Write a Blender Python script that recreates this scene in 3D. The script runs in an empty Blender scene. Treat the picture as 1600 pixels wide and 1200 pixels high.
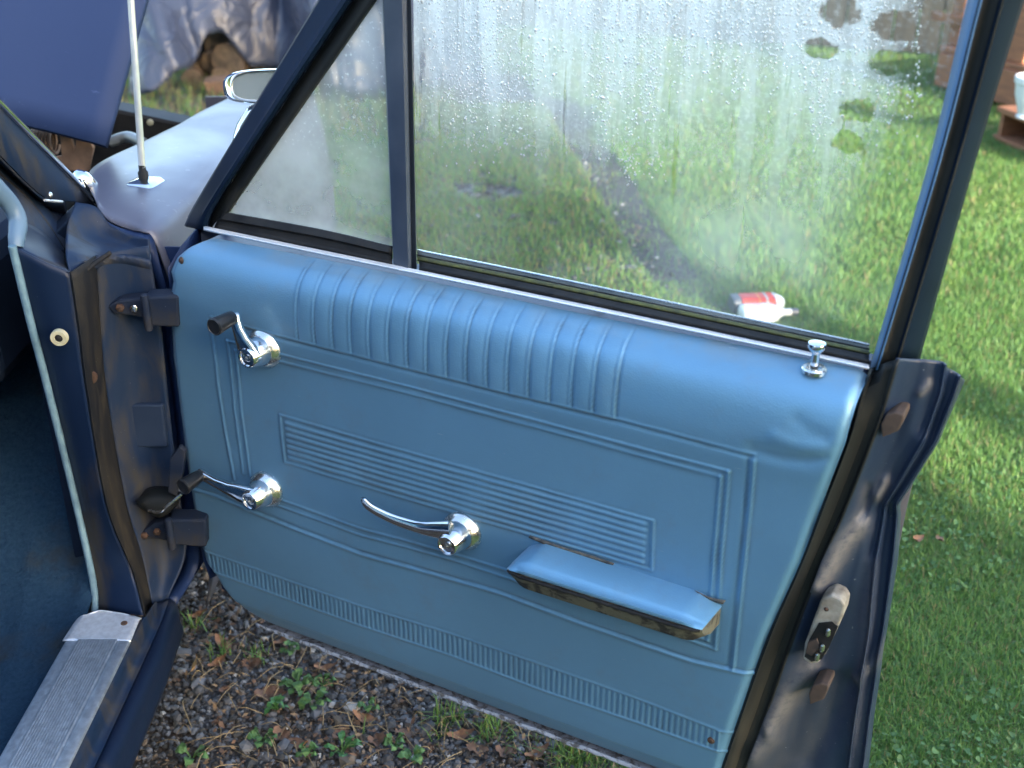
import bpy, bmesh, math, random
import numpy as np
from mathutils import Vector, Matrix

# ------------------------------------------------------------------ camera, sky, sun, exposure
sc = bpy.context.scene
COL = sc.collection
H = 1.57                                  # eye height of the photographer (m)
FPX, PITCH = 1862.0, math.atan(917 / 1862.0)
cam_d = bpy.data.cameras.new('camera')
cam_d.sensor_width = 36.0
cam_d.lens = 36.0 * FPX / 1600.0
cam_d.clip_start, cam_d.clip_end = 0.05, 600
cam = bpy.data.objects.new('camera', cam_d)
COL.objects.link(cam)
cam.location = (0, 0, H)
cam.rotation_euler = (math.pi / 2 - PITCH, 0, 0)
sc.camera = cam
cam_d.dof.use_dof = True
cam_d.dof.focus_distance = 1.75
cam_d.dof.aperture_fstop = 5.0

SUN_AZ = math.radians(146)                # azimuth of the sun, clockwise from +Y
SUN_EL = math.radians(17.5)
w = bpy.data.worlds.new('World'); sc.world = w; w.use_nodes = True
nt = w.node_tree
bg = nt.nodes['Background']
sky = nt.nodes.new('ShaderNodeTexSky'); sky.sky_type = 'NISHITA'; sky.sun_disc = False
sky.sun_elevation = SUN_EL; sky.sun_rotation = SUN_AZ
sky.air_density = 1.0; sky.dust_density = 2.0; sky.ozone_density = 1.0
nt.links.new(sky.outputs[0], bg.inputs[0])
bg.inputs[1].default_value = 0.15
sl = bpy.data.lights.new('sun', 'SUN'); sl.energy = 2.3; sl.angle = math.radians(0.5); sl.color = (1.0, 0.93, 0.80)
sun = bpy.data.objects.new('sun', sl); COL.objects.link(sun)
sdir = Vector((math.sin(SUN_AZ) * math.cos(SUN_EL), math.cos(SUN_AZ) * math.cos(SUN_EL), math.sin(SUN_EL)))
sun.rotation_euler = sdir.to_track_quat('Z', 'Y').to_euler()
sun.location = (6, -8, 9)
vs = sc.view_settings
vs.view_transform = 'Standard'; vs.look = 'None'; vs.gamma = 1.0; vs.use_curve_mapping = False
vs.exposure = 2.8
sc.render.engine = 'CYCLES'
cy = sc.cycles
cy.use_denoising = True
cy.max_bounces = 8; cy.diffuse_bounces = 3; cy.glossy_bounces = 3; cy.transmission_bounces = 6; cy.transparent_max_bounces = 16
cy.caustics_reflective = False; cy.caustics_refractive = False
cy.sample_clamp_indirect = 6.0

rng = np.random.default_rng(7)
random.seed(7)

# ------------------------------------------------------------------ geometry helpers
CT, ST = math.cos(PITCH), math.sin(PITCH)
CP = np.array([0, 0, H])
def ray(x, y):
    u, v = x - 800.0, 600.0 - y
    return np.array([u, FPX * CT + v * ST, v * CT - FPX * ST]) / FPX
def oX(p, X):
    r = ray(*p); return r * (X / r[0]) + CP
def oY(p, Y):
    r = ray(*p); return r * (Y / r[1]) + CP
def oZ(p, Z):
    r = ray(*p); return r * ((Z - H) / r[2]) + CP
# door frame of reference: S runs along the door from its hinge edge, N points into the cabin, z is up
DD = np.array([-3825, 2075, 0.0]); DD /= np.linalg.norm(DD)
NN = np.array([-DD[1], DD[0], 0.0])
C0 = 1.4 * NN[1]
ZZ = np.array([0, 0, 1.0])
def D3(S, n, z):
    return (1.26 - S) * DD + (C0 + n) * NN + z * ZZ
def oD(p, n=0.0):
    r = ray(*p); return r * ((C0 + n) / (r @ NN)) + CP
def Sz(p, n=0.0):
    P = oD(p, n); return 1.26 - P @ DD, P[2]

def crs(pts, n):
    """Catmull-Rom resampling of a polyline to n points"""
    P = np.array(pts, float)
    if len(P) == 2:
        t = np.linspace(0, 1, n)[:, None]; return P[0] * (1 - t) + P[1] * t
    L = np.r_[0, np.cumsum(np.linalg.norm(np.diff(P, axis=0), axis=1))]
    q = np.linspace(0, L[-1], n)
    E = np.vstack([2 * P[0] - P[1], P, 2 * P[-1] - P[-2]])
    out = []
    for s in q:
        i = min(max(np.searchsorted(L, s, 'right') - 1, 0), len(P) - 2)
        t = (s - L[i]) / max(L[i + 1] - L[i], 1e-9)
        a, b, c, d = E[i:i + 4]
        out.append(0.5 * ((2 * b) + (c - a) * t + (2 * a - 5 * b + 4 * c - d) * t * t + (3 * b - a - 3 * c + d) * t ** 3))
    return np.array(out)

WLOC = {}
def link(o, parent=None, loc=(0, 0, 0)):
    COL.objects.link(o)
    WLOC[o.name] = np.array(loc, float)
    if parent is not None:
        o.parent = parent
        o.location = Vector(np.array(loc) - WLOC[parent.name])
    else:
        o.location = Vector(loc)
    return o
def empty(name, loc, parent=None):
    o = bpy.data.objects.new(name, None); o.empty_display_size = 0.1
    return link(o, parent, loc)
def tag(o, label=None, cat=None, group=None, kind=None):
    if label: o['label'] = label
    if cat: o['category'] = cat
    if group: o['group'] = group
    if kind: o['kind'] = kind
    return o
def mk(name, V, F, m, parent=None, smooth=True, sharp=40, solid=0, bevel=0, uv=None, base=False, off=-1):
    V = np.asarray(V, float)
    lo, hi = V.min(0), V.max(0)
    c = (lo + hi) / 2
    if base: c[2] = lo[2]
    me = bpy.data.meshes.new(name)
    me.from_pydata((V - c).tolist(), [], [tuple(int(i) for i in f) for f in F])
    me.update()
    if smooth:
        me.polygons.foreach_set('use_smooth', [True] * len(me.polygons))
        me.set_sharp_from_angle(angle=math.radians(sharp))
    if uv is not None:
        ul = me.uv_layers.new(name='UVMap')
        idx = np.empty(len(me.loops), int); me.loops.foreach_get('vertex_index', idx)
        ul.data.foreach_set('uv', np.asarray(uv, np.float32)[idx].ravel())
    for mm in (m if isinstance(m, (list, tuple)) else [m]):
        me.materials.append(mm)
    o = bpy.data.objects.new(name, me)
    link(o, parent, c)
    if solid:
        md = o.modifiers.new('solid', 'SOLIDIFY'); md.thickness = solid; md.offset = off
    if bevel:
        md = o.modifiers.new('bevel', 'BEVEL'); md.width = bevel; md.segments = 2; md.limit_method = 'ANGLE'; md.angle_limit = math.radians(30)
    return o
def grid_faces(nr, nc, wrap=False):
    F = []
    for i in range(nr - 1):
        for j in range(nc - (0 if wrap else 1)):
            a, b = i * nc + j, i * nc + (j + 1) % nc
            F.append((a, b, b + nc, a + nc))
    return F
def loft(name, rails, m, parent=None, n=32, cross=0, closed=False, **k):
    """sheet through rails (each a list of 3D points); closed=True makes a tube-like solid"""
    R = [crs(r, n) for r in rails]
    if cross:
        A = np.array(R)
        if closed: A = np.concatenate([A, A[:1]])
        B = np.array([crs(A[:, j], cross) for j in range(n)])
        if closed: B = B[:, :-1]
        A = B.transpose(1, 0, 2)
    else:
        A = np.array(R)
    nr = len(A)
    V = A.reshape(-1, 3)
    if closed:
        V2 = A.transpose(1, 0, 2).reshape(-1, 3)
        F = grid_faces(n, nr, True)
        F += [tuple(range(nr))[::-1], tuple(range((n - 1) * nr, n * nr))]
        return mk(name, V2, F, m, parent, **k)
    return mk(name, V, grid_faces(nr, n), m, parent, **k)
def tube_geo(P, rad, seg=10, cap=True):
    P = np.array(P, float); n = len(P)
    rad = np.broadcast_to(np.array(rad, float), (n,))
    T = np.gradient(P, axis=0); T /= np.linalg.norm(T, axis=1)[:, None]
    up = np.array([0, 0, 1.0]) if abs(T[0][2]) < 0.9 else np.array([1.0, 0, 0])
    V = []
    a = np.cross(T[0], up); a /= np.linalg.norm(a)
    for i in range(n):
        a = a - T[i] * (a @ T[i]); a /= np.linalg.norm(a)
        b = np.cross(T[i], a)
        for k in range(seg):
            t = 2 * math.pi * k / seg
            V.append(P[i] + rad[i] * (math.cos(t) * a + math.sin(t) * b))
    F = grid_faces(n, seg, True)
    if cap: F += [tuple(range(seg))[::-1], tuple(range((n - 1) * seg, n * seg))]
    return V, F
def tube(name, P, rad, m, parent=None, seg=10, **k):
    V, F = tube_geo(P, rad, seg); return mk(name, V, F, m, parent, **k)
def lathe_geo(prof, o, ax, seg=32):
    """prof: (radius, distance along the axis) pairs"""
    ax = np.array(ax, float); ax /= np.linalg.norm(ax)
    t = np.array([0, 0, 1.0]) if abs(ax[2]) < 0.9 else np.array([1.0, 0, 0])
    a = np.cross(ax, t); a /= np.linalg.norm(a); b = np.cross(ax, a)
    V = []
    for r, h in prof:
        for k in range(seg):
            q = 2 * math.pi * k / seg
            V.append(np.array(o) + ax * h + r * (math.cos(q) * a + math.sin(q) * b))
    F = grid_faces(len(prof), seg, True)
    if prof[0][0] > 1e-6: F.append(tuple(range(seg))[::-1])
    if prof[-1][0] > 1e-6: F.append(tuple(range((len(prof) - 1) * seg, len(prof) * seg)))
    return V, F
def lathe(name, prof, o, ax, m, parent=None, seg=32, **k):
    prof = [(max(r, 2e-5), h) for r, h in prof]
    V, F = lathe_geo(prof, o, ax, seg); return mk(name, V, F, m, parent, **k)
BOXF = [(0, 1, 3, 2), (4, 6, 7, 5), (0, 4, 5, 1), (2, 3, 7, 6), (0, 2, 6, 4), (1, 5, 7, 3)]
def box_geo(c, s, ax=None):
    ax = np.eye(3) if ax is None else np.array(ax, float)
    V = [np.array(c) + (i - .5) * s[0] * ax[0] + (j - .5) * s[1] * ax[1] + (k - .5) * s[2] * ax[2] for i in (0, 1) for j in (0, 1) for k in (0, 1)]
    return V, BOXF
def box(name, c, s, m, parent=None, ax=None, bevel=0.003, **k):
    V, F = box_geo(c, s, ax); return mk(name, V, F, m, parent, smooth=False, bevel=bevel, **k)
def prism(name, front, vec, m, parent=None, **k):
    """solid between a polygon of 3D points and the same polygon moved by vec"""
    n = len(front); A = [np.array(p) for p in front]; B = [p + np.array(vec) for p in A]
    F = [tuple(range(n)), tuple(range(n, 2 * n))[::-1]] + [(i, i + n, (i + 1) % n + n, (i + 1) % n) for i in range(n)]
    return mk(name, A + B, F, m, parent, smooth=False, **k)
def join(*gs):
    V, F = [], []
    for v, f in gs:
        o = len(V); V += list(v); F += [tuple(i + o for i in q) for q in f]
    return V, F

# ------------------------------------------------------------------ materials
def newmat(name):
    m = bpy.data.materials.new(name); m.use_nodes = True
    t = m.node_tree; b = t.nodes['Principled BSDF']
    return m, t, b
def N(t, typ, **k):
    n = t.nodes.new(typ)
    for a, v in k.items():
        if a in n.bl_rna.properties: setattr(n, a, v)
        else: n.inputs[a].default_value = v
    return n
def noise(t, scale, detail=6, rough=.55, vec=None, dist=0, coord='Object', stretch=None):
    tc = t.nodes.new('ShaderNodeTexCoord')
    v = tc.outputs[coord] if vec is None else vec
    if stretch:
        mp = N(t, 'ShaderNodeMapping'); mp.inputs['Scale'].default_value = stretch
        t.links.new(v, mp.inputs[0]); v = mp.outputs[0]
    n = N(t, 'ShaderNodeTexNoise', Scale=scale, Detail=detail, Roughness=rough, Distortion=dist)
    t.links.new(v, n.inputs['Vector'])
    return n.outputs['Fac']
def ramp(t, fac, stops):
    r = t.nodes.new('ShaderNodeValToRGB')
    e = r.color_ramp.elements
    while len(e) < len(stops): e.new(0.5)
    for el, (p, c) in zip(e, stops):
        el.position = p; el.color = (*c, 1) if len(c) == 3 else c
    t.links.new(fac, r.inputs[0]); return r.outputs[0]
def mixc(t, fac, a, b):
    m = N(t, 'ShaderNodeMix', data_type='RGBA')
    for s, v in ((m.inputs[0], fac), (m.inputs[6], a), (m.inputs[7], b)):
        if hasattr(v, 'links'): t.links.new(v, s)
        else: s.default_value = v if isinstance(v, (int, float)) else (*v, 1)
    return m.outputs[2]
def mth(t, op, a, b=0.0, c=0.0, clamp=False):
    m = N(t, 'ShaderNodeMath', operation=op, use_clamp=clamp)
    for i, v in enumerate((a, b, c)):
        if hasattr(v, 'links'): t.links.new(v, m.inputs[i])
        else: m.inputs[i].default_value = v
    return m.outputs[0]
def mapr(t, v, a, b, c=0.0, d=1.0, smooth=True):
    m = N(t, 'ShaderNodeMapRange'); m.interpolation_type = 'SMOOTHSTEP' if smooth else 'LINEAR'
    t.links.new(v, m.inputs[0])
    for i, q in enumerate((a, b, c, d)): m.inputs[i + 1].default_value = q
    return m.outputs[0]
def bump(t, b, h, strength=.2, dist=.002):
    n = N(t, 'ShaderNodeBump', Strength=strength, Distance=dist)
    t.links.new(h, n.inputs['Height']); t.links.new(n.outputs[0], b.inputs['Normal']); return n
def simple(name, c1, c2=None, scale=20, rough=.5, metal=0.0, bmp=0.0, bdist=.002, bscale=None, r2=None, spec=.5, coat=0, detail=6, lo=.35, hi=.65, stretch=None):
    m, t, b = newmat(name)
    b.inputs['Metallic'].default_value = metal; b.inputs['Roughness'].default_value = rough
    b.inputs['Specular IOR Level'].default_value = spec
    if coat: b.inputs['Coat Weight'].default_value = coat; b.inputs['Coat Roughness'].default_value = .12
    c2 = c2 or tuple(x * .8 for x in c1)
    f = noise(t, scale, detail, stretch=stretch)
    t.links.new(ramp(t, f, [(lo, c1), (hi, c2)]), b.inputs['Base Color'])
    if r2 is not None:
        t.links.new(mapr(t, noise(t, scale * 1.7, 5), .35, .65, rough, r2), b.inputs['Roughness'])
    if bmp: bump(t, b, noise(t, bscale or scale * 3, 5, stretch=stretch), bmp, bdist)
    return m
def dirty(name, paint, dirt, rough=.35, amount=(.52, .72), scale=9, coat=0.0, stretch=None, spec=.5, speck=True):
    """paint under blown-on dust and grime"""
    m, t, b = newmat(name)
    f = noise(t, scale, 9, .62, dist=.6, stretch=stretch)
    k = mapr(t, f, amount[0], amount[1])
    base = mixc(t, noise(t, 5, 4), tuple(x * .8 for x in paint), tuple(min(1, x * 1.2) for x in paint))
    c = mixc(t, k, base, dirt)
    if speck:
        v = N(t, 'ShaderNodeTexVoronoi', Scale=150.0); tc = t.nodes.new('ShaderNodeTexCoord'); t.links.new(tc.outputs['Object'], v.inputs['Vector'])
        sp = mth(t, 'MULTIPLY', mapr(t, v.outputs['Distance'], .10, .03), mapr(t, noise(t, 30, 3), .56, .66))
        c = mixc(t, mth(t, 'MULTIPLY', sp, .6), c, (.35, .36, .38))
    t.links.new(c, b.inputs['Base Color'])
    t.links.new(mapr(t, k, 0, 1, rough, .85), b.inputs['Roughness'])
    b.inputs['Specular IOR Level'].default_value = spec
    if coat: b.inputs['Coat Weight'].default_value = coat; b.inputs['Coat Roughness'].default_value = .2
    bump(t, b, noise(t, 60, 5), .12, .002)
    return m

M = {}
NAVY = (.012, .028, .085)
M['navy'] = dirty('navy_paint', NAVY, (.05, .045, .04), .42, (.5, .82), 7, spec=.3)
M['navy_dirty'] = dirty('navy_grimy', (.009, .022, .054), (.052, .048, .042), .5, (.42, .76), 17, stretch=(1, 1, .4), spec=.25)
M['grime'] = dirty('grime', (.012, .013, .016), (.048, .041, .031), .75, (.40, .75), 26, stretch=(1, 1, .3), spec=.2)
M['shut'] = dirty('shut_face_paint', (.006, .013, .034), (.06, .055, .047), .42, (.52, .85), 8, stretch=(1, 1, .3), spec=.28)
M['navy_clean'] = simple('navy_frame', (.003, .008, .019), (.005, .012, .027), 12, .5, bmp=.05, spec=.12)
M['navy_clean'].node_tree.nodes['Principled BSDF'].inputs['Specular Tint'].default_value = (.35, .55, 1, 1)
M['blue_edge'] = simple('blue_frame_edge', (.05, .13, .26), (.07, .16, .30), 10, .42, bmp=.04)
M['black'] = simple('black_rubber', (.008, .008, .009), (.02, .02, .02), 25, .6, bmp=.25, spec=.25)
M['rubber'] = dirty('dusty_rubber', (.010, .012, .013), (.045, .043, .034), .55, (.48, .85), 12, stretch=(1, 1, .25), speck=False, spec=.25)
M['moss'] = simple('mossy_seal', (.035, .038, .012), (.075, .085, .02), 70, .8, bmp=.4)
M['chrome'] = simple('chrome', (.80, .82, .84), (.66, .68, .70), 30, .07, 1.0, r2=.16)
M['chrome_dull'] = simple('pitted_chrome', (.74, .75, .74), (.58, .57, .53), 60, .14, 1.0, r2=.3, bmp=.04)
M['alu'] = simple('worn_aluminium', (.78, .82, .88), (.60, .63, .68), 90, .40, .65, r2=.55, bmp=.05, detail=9)
M['white_trim'] = simple('bright_trim', (.88, .90, .92), (.78, .80, .82), 30, .3, .35)
M['knob'] = simple('black_plastic', (.008, .008, .009), (.016, .016, .017), 30, .28)
M['mirror'] = simple('mirror_glass', (.34, .36, .36), (.42, .44, .43), 6, .25, .8)
M['rust'] = simple('rusty_iron', (.085, .042, .024), (.045, .028, .02), 60, .85, bmp=.5)
M['brownrub'] = simple('brown_rubber', (.085, .055, .040), (.05, .036, .028), 40, .8, bmp=.3)
M['cream'] = simple('cream_plastic', (.55, .52, .36), (.40, .37, .24), 60, .5)
M['latch'] = simple('latch_zinc', (.40, .38, .33), (.20, .17, .13), 45, .45, .3, r2=.75, bmp=.2)
M['dustpaint'] = dirty('dusty_paint', (.06, .065, .085), (.22, .19, .16), .5, (.35, .7), 10)
M['armbase'] = dirty('armrest_base_paint', (.12, .115, .08), (.018, .018, .018), .6, (.44, .62), 38, stretch=(1, 1, 1), speck=False)

def vinyl(name, c, dust=False):
    m, t, b = newmat(name)
    tc = t.nodes.new('ShaderNodeTexCoord')
    f = noise(t, 3.5, 5)
    col = mixc(t, f, tuple(x * .86 for x in c), tuple(x * 1.12 for x in c))
    col = mixc(t, mth(t, 'MULTIPLY', mapr(t, noise(t, 11, 9, .7), .52, .78), .35), col, (.16, .21, .25))
    if dust:                       # grey-brown dust that has settled along the window edge of the trim, in uv = (S, z)
        sep = t.nodes.new('ShaderNodeSeparateXYZ'); t.links.new(tc.outputs['UV'], sep.inputs[0])
        q = noise(t, 22, 8, .65, vec=tc.outputs['UV'], stretch=(.6, 1.6, 1))
        e = mapr(t, sep.outputs['Y'], .955, .985)
        k = mth(t, 'MULTIPLY', e, mapr(t, q, .36, .66))
        col = mixc(t, mth(t, 'MULTIPLY', k, .55), col, (.24, .26, .24))
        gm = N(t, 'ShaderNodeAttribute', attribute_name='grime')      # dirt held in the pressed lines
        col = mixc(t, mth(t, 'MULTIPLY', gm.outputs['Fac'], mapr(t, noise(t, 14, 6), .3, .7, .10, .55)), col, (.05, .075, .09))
        s = N(t, 'ShaderNodeTexNoise', Scale=9.0, Detail=3.0); mp = N(t, 'ShaderNodeMapping'); mp.inputs['Scale'].default_value = (3, 40, 1); mp.inputs['Rotation'].default_value = (0, 0, .5)
        t.links.new(tc.outputs['UV'], mp.inputs[0]); t.links.new(mp.outputs[0], s.inputs['Vector'])
        sc_ = mapr(t, s.outputs['Fac'], .735, .76)
        col = mixc(t, mth(t, 'MULTIPLY', sc_, .40), col, (.40, .50, .58))
    t.links.new(col, b.inputs['Base Color'])
    b.inputs['Specular IOR Level'].default_value = .6; b.inputs['Metallic'].default_value = .42
    t.links.new(mapr(t, noise(t, 9, 8, .65), .3, .7, .34, .52), b.inputs['Roughness'])
    b.inputs['Sheen Weight'].default_value = .12; b.inputs['Sheen Roughness'].default_value = .4
    v = N(t, 'ShaderNodeTexVoronoi', Scale=420.0); t.links.new(tc.outputs['Object'], v.inputs['Vector'])
    hsum = mth(t, 'ADD', mth(t, 'MULTIPLY', v.outputs['Distance'], .35), noise(t, 45, 4))
    bump(t, b, hsum, .22, .0016)
    return m
M['vinyl'] = vinyl('blue_vinyl', (.128, .292, .452), True)
M['vinyl_arm'] = vinyl('blue_vinyl_armrest', (.142, .325, .495))

def fender_mat():
    m, t, b = newmat('faded_navy_paint')
    f = noise(t, 4, 6); g = noise(t, 2.2, 5, dist=.5)
    col = mixc(t, f, (.085, .088, .122), (.135, .138, .178))
    sp = mapr(t, noise(t, 55, 7, .7), .60, .70)
    col = mixc(t, mth(t, 'MULTIPLY', sp, .35), col, (.30, .30, .34))
    t.links.new(col, b.inputs['Base Color'])
    t.links.new(mapr(t, g, .3, .7, .30, .52), b.inputs['Roughness'])
    b.inputs['Specular IOR Level'].default_value = .75
    b.inputs['Metallic'].default_value = .25
    bump(t, b, noise(t, 3, 3), .15, .01)
    return m
M['fender'] = fender_mat()
def hood_mat():
    m, t, b = newmat('chalky_blue_paint')
    f = noise(t, 2.5, 6); sp = mapr(t, noise(t, 24, 8, .72, dist=.5), .62, .72)
    col = mixc(t, f, (.016, .032, .088), (.025, .044, .112))
    col = mixc(t, mth(t, 'MULTIPLY', sp, .5), col, (.12, .15, .28))
    t.links.new(col, b.inputs['Base Color']); b.inputs['Roughness'].default_value = .62
    b.inputs['Specular IOR Level'].default_value = .3
    bump(t, b, noise(t, 80, 4), .1, .002)
    return m
M['hood'] = hood_mat()
def carpet_mat():
    m, t, b = newmat('blue_carpet')
    f = noise(t, 140, 6, .75); g = noise(t, 7, 6)
    col = mixc(t, f, (.004, .020, .052), (.046, .110, .190))
    col = mixc(t, mapr(t, g, .5, .75), col, (.05, .055, .052))
    t.links.new(col, b.inputs['Base Color']); b.inputs['Roughness'].default_value = .95; b.inputs['Specular IOR Level'].default_value = .1
    bump(t, b, f, 1.0, .012)
    return m
M['carpet'] = carpet_mat()
M['dash'] = simple('dash_vinyl', (.005, .012, .028), (.008, .016, .036), 20, .7, spec=.2)
M['bay'] = simple('engine_bay_black', (.012, .012, .013), (.03, .026, .022), 12, .6, bmp=.2)
M['windlace'] = simple('windlace_cord', (.16, .27, .34), (.10, .18, .24), 50, .6, bmp=.2)
M['garnish'] = dirty('garnish_moulding', (.10, .17, .25), (.08, .07, .05), .4, (.55, .75), 22)

# ------------------------------------------------------------------ ground: one earth sheet, a gravel drive beside the car, lawn beyond
def earth_mat():
    m, t, b = newmat('lawn_soil')
    f = noise(t, 9, 8); g = noise(t, 1.1, 4)
    c = mixc(t, mapr(t, f, .35, .65), (.075, .12, .035), (.12, .165, .055))
    c = mixc(t, mapr(t, g, .5, .7), c, (.085, .088, .035))
    t.links.new(c, b.inputs['Base Color']); b.inputs['Roughness'].default_value = .95; b.inputs['Specular IOR Level'].default_value = .1
    bump(t, b, noise(t, 70, 6), .8, .01)
    return m
def drive_mat():
    m, t, b = newmat('gravel_soil')
    v = N(t, 'ShaderNodeTexVoronoi', Scale=75.0); tc = t.nodes.new('ShaderNodeTexCoord'); t.links.new(tc.outputs['Object'], v.inputs['Vector'])
    f = noise(t, 3, 6)
    c = mixc(t, f, (.034, .026, .02), (.085, .062, .042))
    g = ramp(t, v.outputs['Color'], [(.2, (.03, .032, .036)), (.6, (.09, .095, .105)), (.9, (.20, .19, .17))])
    c = mixc(t, mapr(t, noise(t, 5, 5), .42, .58), c, g)
    t.links.new(c, b.inputs['Base Color']); b.inputs['Roughness'].default_value = .9
    bump(t, b, v.outputs['Distance'], .8, -.008)
    return m
M['earth'] = earth_mat(); M['drive'] = drive_mat()
M['dark_brown'] = simple('dark_brown_rough', (.022, .020, .019), (.055, .048, .042), 14, .85, bmp=.8, bdist=.01)
g = 300
gr = mk('ground', [(-g, -g, 0), (g, -g, 0), (g, g, 0), (-g, g, 0)], [(0, 1, 2, 3)], M['earth'], smooth=False)
tag(gr, 'green lawn soil under the yard', kind='structure')
EDGE = [(.05, .2), (.06, 1.0), (.10, 1.55), (.33, 2.2), (.52, 3.0), (.53, 3.85), (.40, 5.0), (.24, 6.4), (.1, 7.6)]
def edgeX(y): return np.interp(y, [e[1] for e in EDGE], [e[0] for e in EDGE])
ys = np.linspace(-6, 7.6, 90)
V = []; xs_ = np.linspace(0, 1, 8)
for y in ys:
    x1 = edgeX(y) + .05 * math.sin(y * 9) + .04 * math.sin(y * 23 + 1)
    for q in xs_: V.append((-5.5 + (x1 + 5.5) * q, y, .004))
dr = mk('gravel_drive', V, grid_faces(90, 8), M['drive'], smooth=False)
tag(dr, 'dark gravel drive beside the car', kind='structure')
V = []
for y in np.linspace(3.2, 7.0, 50):  # dark strip following the lawn edge, tapered at both ends
    c = edgeX(y) - .02 + .03 * math.sin(y * 7); wd = (.20 + .05 * math.sin(y * 5)) * min(1, (y - 3.15) * 3, (7.05 - y) * 3)
    for q in (-1, -.4, .4, 1): V.append((c + q * wd, y, .008))
mu = mk('dark_strip', V, grid_faces(50, 4), M['dark_brown'], smooth=False)
tag(mu, 'dark bare strip along the edge of the lawn', kind='structure')

# ------------------------------------------------------------------ the car
CAR = tag(empty('parked_car', (-1.35, 2.0, 0)), 'old navy blue car with its front door open and bonnet raised', 'car')
DOOR = empty('door', D3(0, -.06, .3), CAR)
DOOR['label'] = 'open front door with pale blue vinyl trim and misted window'

# --- door trim panel: one vinyl sheet with its pressed lines as relief
def polyd(S, z, pts):
    d = np.full(S.shape, 1e9)
    for (a, b) in zip(pts[:-1], pts[1:]):
        ax, ay = a; bx, by = b
        L2 = (bx - ax) ** 2 + (by - ay) ** 2
        t = np.clip(((S - ax) * (bx - ax) + (z - ay) * (by - ay)) / L2, 0, 1)
        d = np.minimum(d, np.hypot(S - ax - t * (bx - ax), z - ay - t * (by - ay)))
    return d
def SP(*pts, n=0.0): return [Sz(p, n) for p in pts]
prof = np.array([(-.010, .314), (-.004, .335), (.000, .37), (.000, .60), (.000, .80), (.004, .86), (.005, .895), (.001, .928), (-.009, .952), (-.024, .966), (-.042, .974), (-.052, .977)])
pn = crs(np.c_[prof, np.zeros(len(prof))], 420)[:, :2]
# front and rear outline of the trim as functions of z
fr = np.array(sorted([(z, S) for S, z in [Sz((268, 440)), Sz((264, 480)), Sz((266, 560)), Sz((276, 640)), Sz((290, 740)), Sz((304, 830)), Sz((318, 880))]] ))
frz = np.r_[.314, .320, .330, .345, .362, .385, fr[:, 0], .93, .955, .968, .974, .977]
frS = np.r_[.105, .080, .060, .040, .024, .010, fr[:, 1], .004, .012, .022, .034, .044]
o_ = np.argsort(frz); frz, frS = frz[o_], frS[o_]
re_ = [Sz((1358, 580), -.05), Sz((1341, 622), -.02), Sz((1322, 690), -.004), Sz((1283, 790)), Sz((1250, 880)), Sz((1199, 995)), Sz((1150, 1130)), Sz((1129, 1197))]
re_ = sorted([(z, S) for S, z in re_]); rez = [a for a, b in re_]; reS = [b for a, b in re_]
NC = 560
u = np.linspace(0, 1, NC)
Zg = np.repeat(pn[:, 1][:, None], NC, 1); Ng = np.repeat(pn[:, 0][:, None], NC, 1)
s0 = np.interp(pn[:, 1], frz, frS)[:, None]; s1 = np.interp(pn[:, 1], rez, reS)[:, None]
Sg = s0 + (s1 - s0) * u[None, :]
h = np.zeros_like(Sg)
def bead(pts, A=.0016, wd=.0022):
    global h
    h += A * np.exp(-(polyd(Sg, Zg, pts) / wd) ** 2)
def dbl(pts, A=.0017): bead(pts, A, .0020)
# outer pressed line
top_o = SP((333, 497), (438, 526), (480, 537), (640, 578), (800, 618), (961, 655), (1080, 686), (1180, 713))
bead(top_o, -.0015, .003); bead([(a, b + .0045) for a, b in top_o], .0012, .002)
bead(SP((1180, 713), (1163, 880), (1145, 1046)), .0018, .0024); bead(SP((1170, 716), (1154, 880), (1137, 1040)), -.001, .003)
bead(SP((331, 500), (340, 600), (352, 680), (366, 748)), .0018, .0024)
low_o = SP((300, 764), (345, 778), (387, 796), (470, 830), (562, 865), (690, 901), (780, 927), (897, 971), (1080, 1033), (1178, 1056))
bead(low_o, .0019, .0024); bead([(a, b + .005) for a, b in low_o], -.0013, .003)
# inner double rectangle
in_t1 = SP((357, 531), (440, 552), (640, 603), (900, 672), (1139, 735)); in_t2 = SP((369, 546), (440, 564), (640, 614), (900, 683), (1126, 744))
dbl(in_t1); dbl(in_t2)
dbl(SP((1139, 735), (1128, 860), (1118, 1014))); dbl(SP((1126, 744), (1115, 870), (1106, 1000)))
dbl(SP((357, 531), (366, 640), (380, 740))); dbl(SP((369, 546), (376, 640), (391, 745)))
in_b1 = SP((391, 770), (437, 790), (562, 835), (700, 872), (800, 905), (960, 958), (1118, 1014)); in_b2 = SP((400, 764), (437, 780), (562, 825), (700, 862), (800, 893), (960, 946), (1106, 1000))
dbl(in_b1); dbl(in_b2)
inner = (Zg > .45) & (Zg < .83)
# ribbed plate
pa, pb, pc, pd = Sz((437, 648)), Sz((1020, 814)), Sz((1018, 891)), Sz((445, 722))
bead([pa, pb, pc, pd, pa], .0017, .0021)
zt, zb = (pa[1] + pb[1]) / 2, (pc[1] + pd[1]) / 2
for k in range(1, 8):
    zz = zt + (zb - zt) * k / 8
    bead([(pa[0] + .012, zz), (pb[0] - .012, zz)], .0024, .0032)
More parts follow.
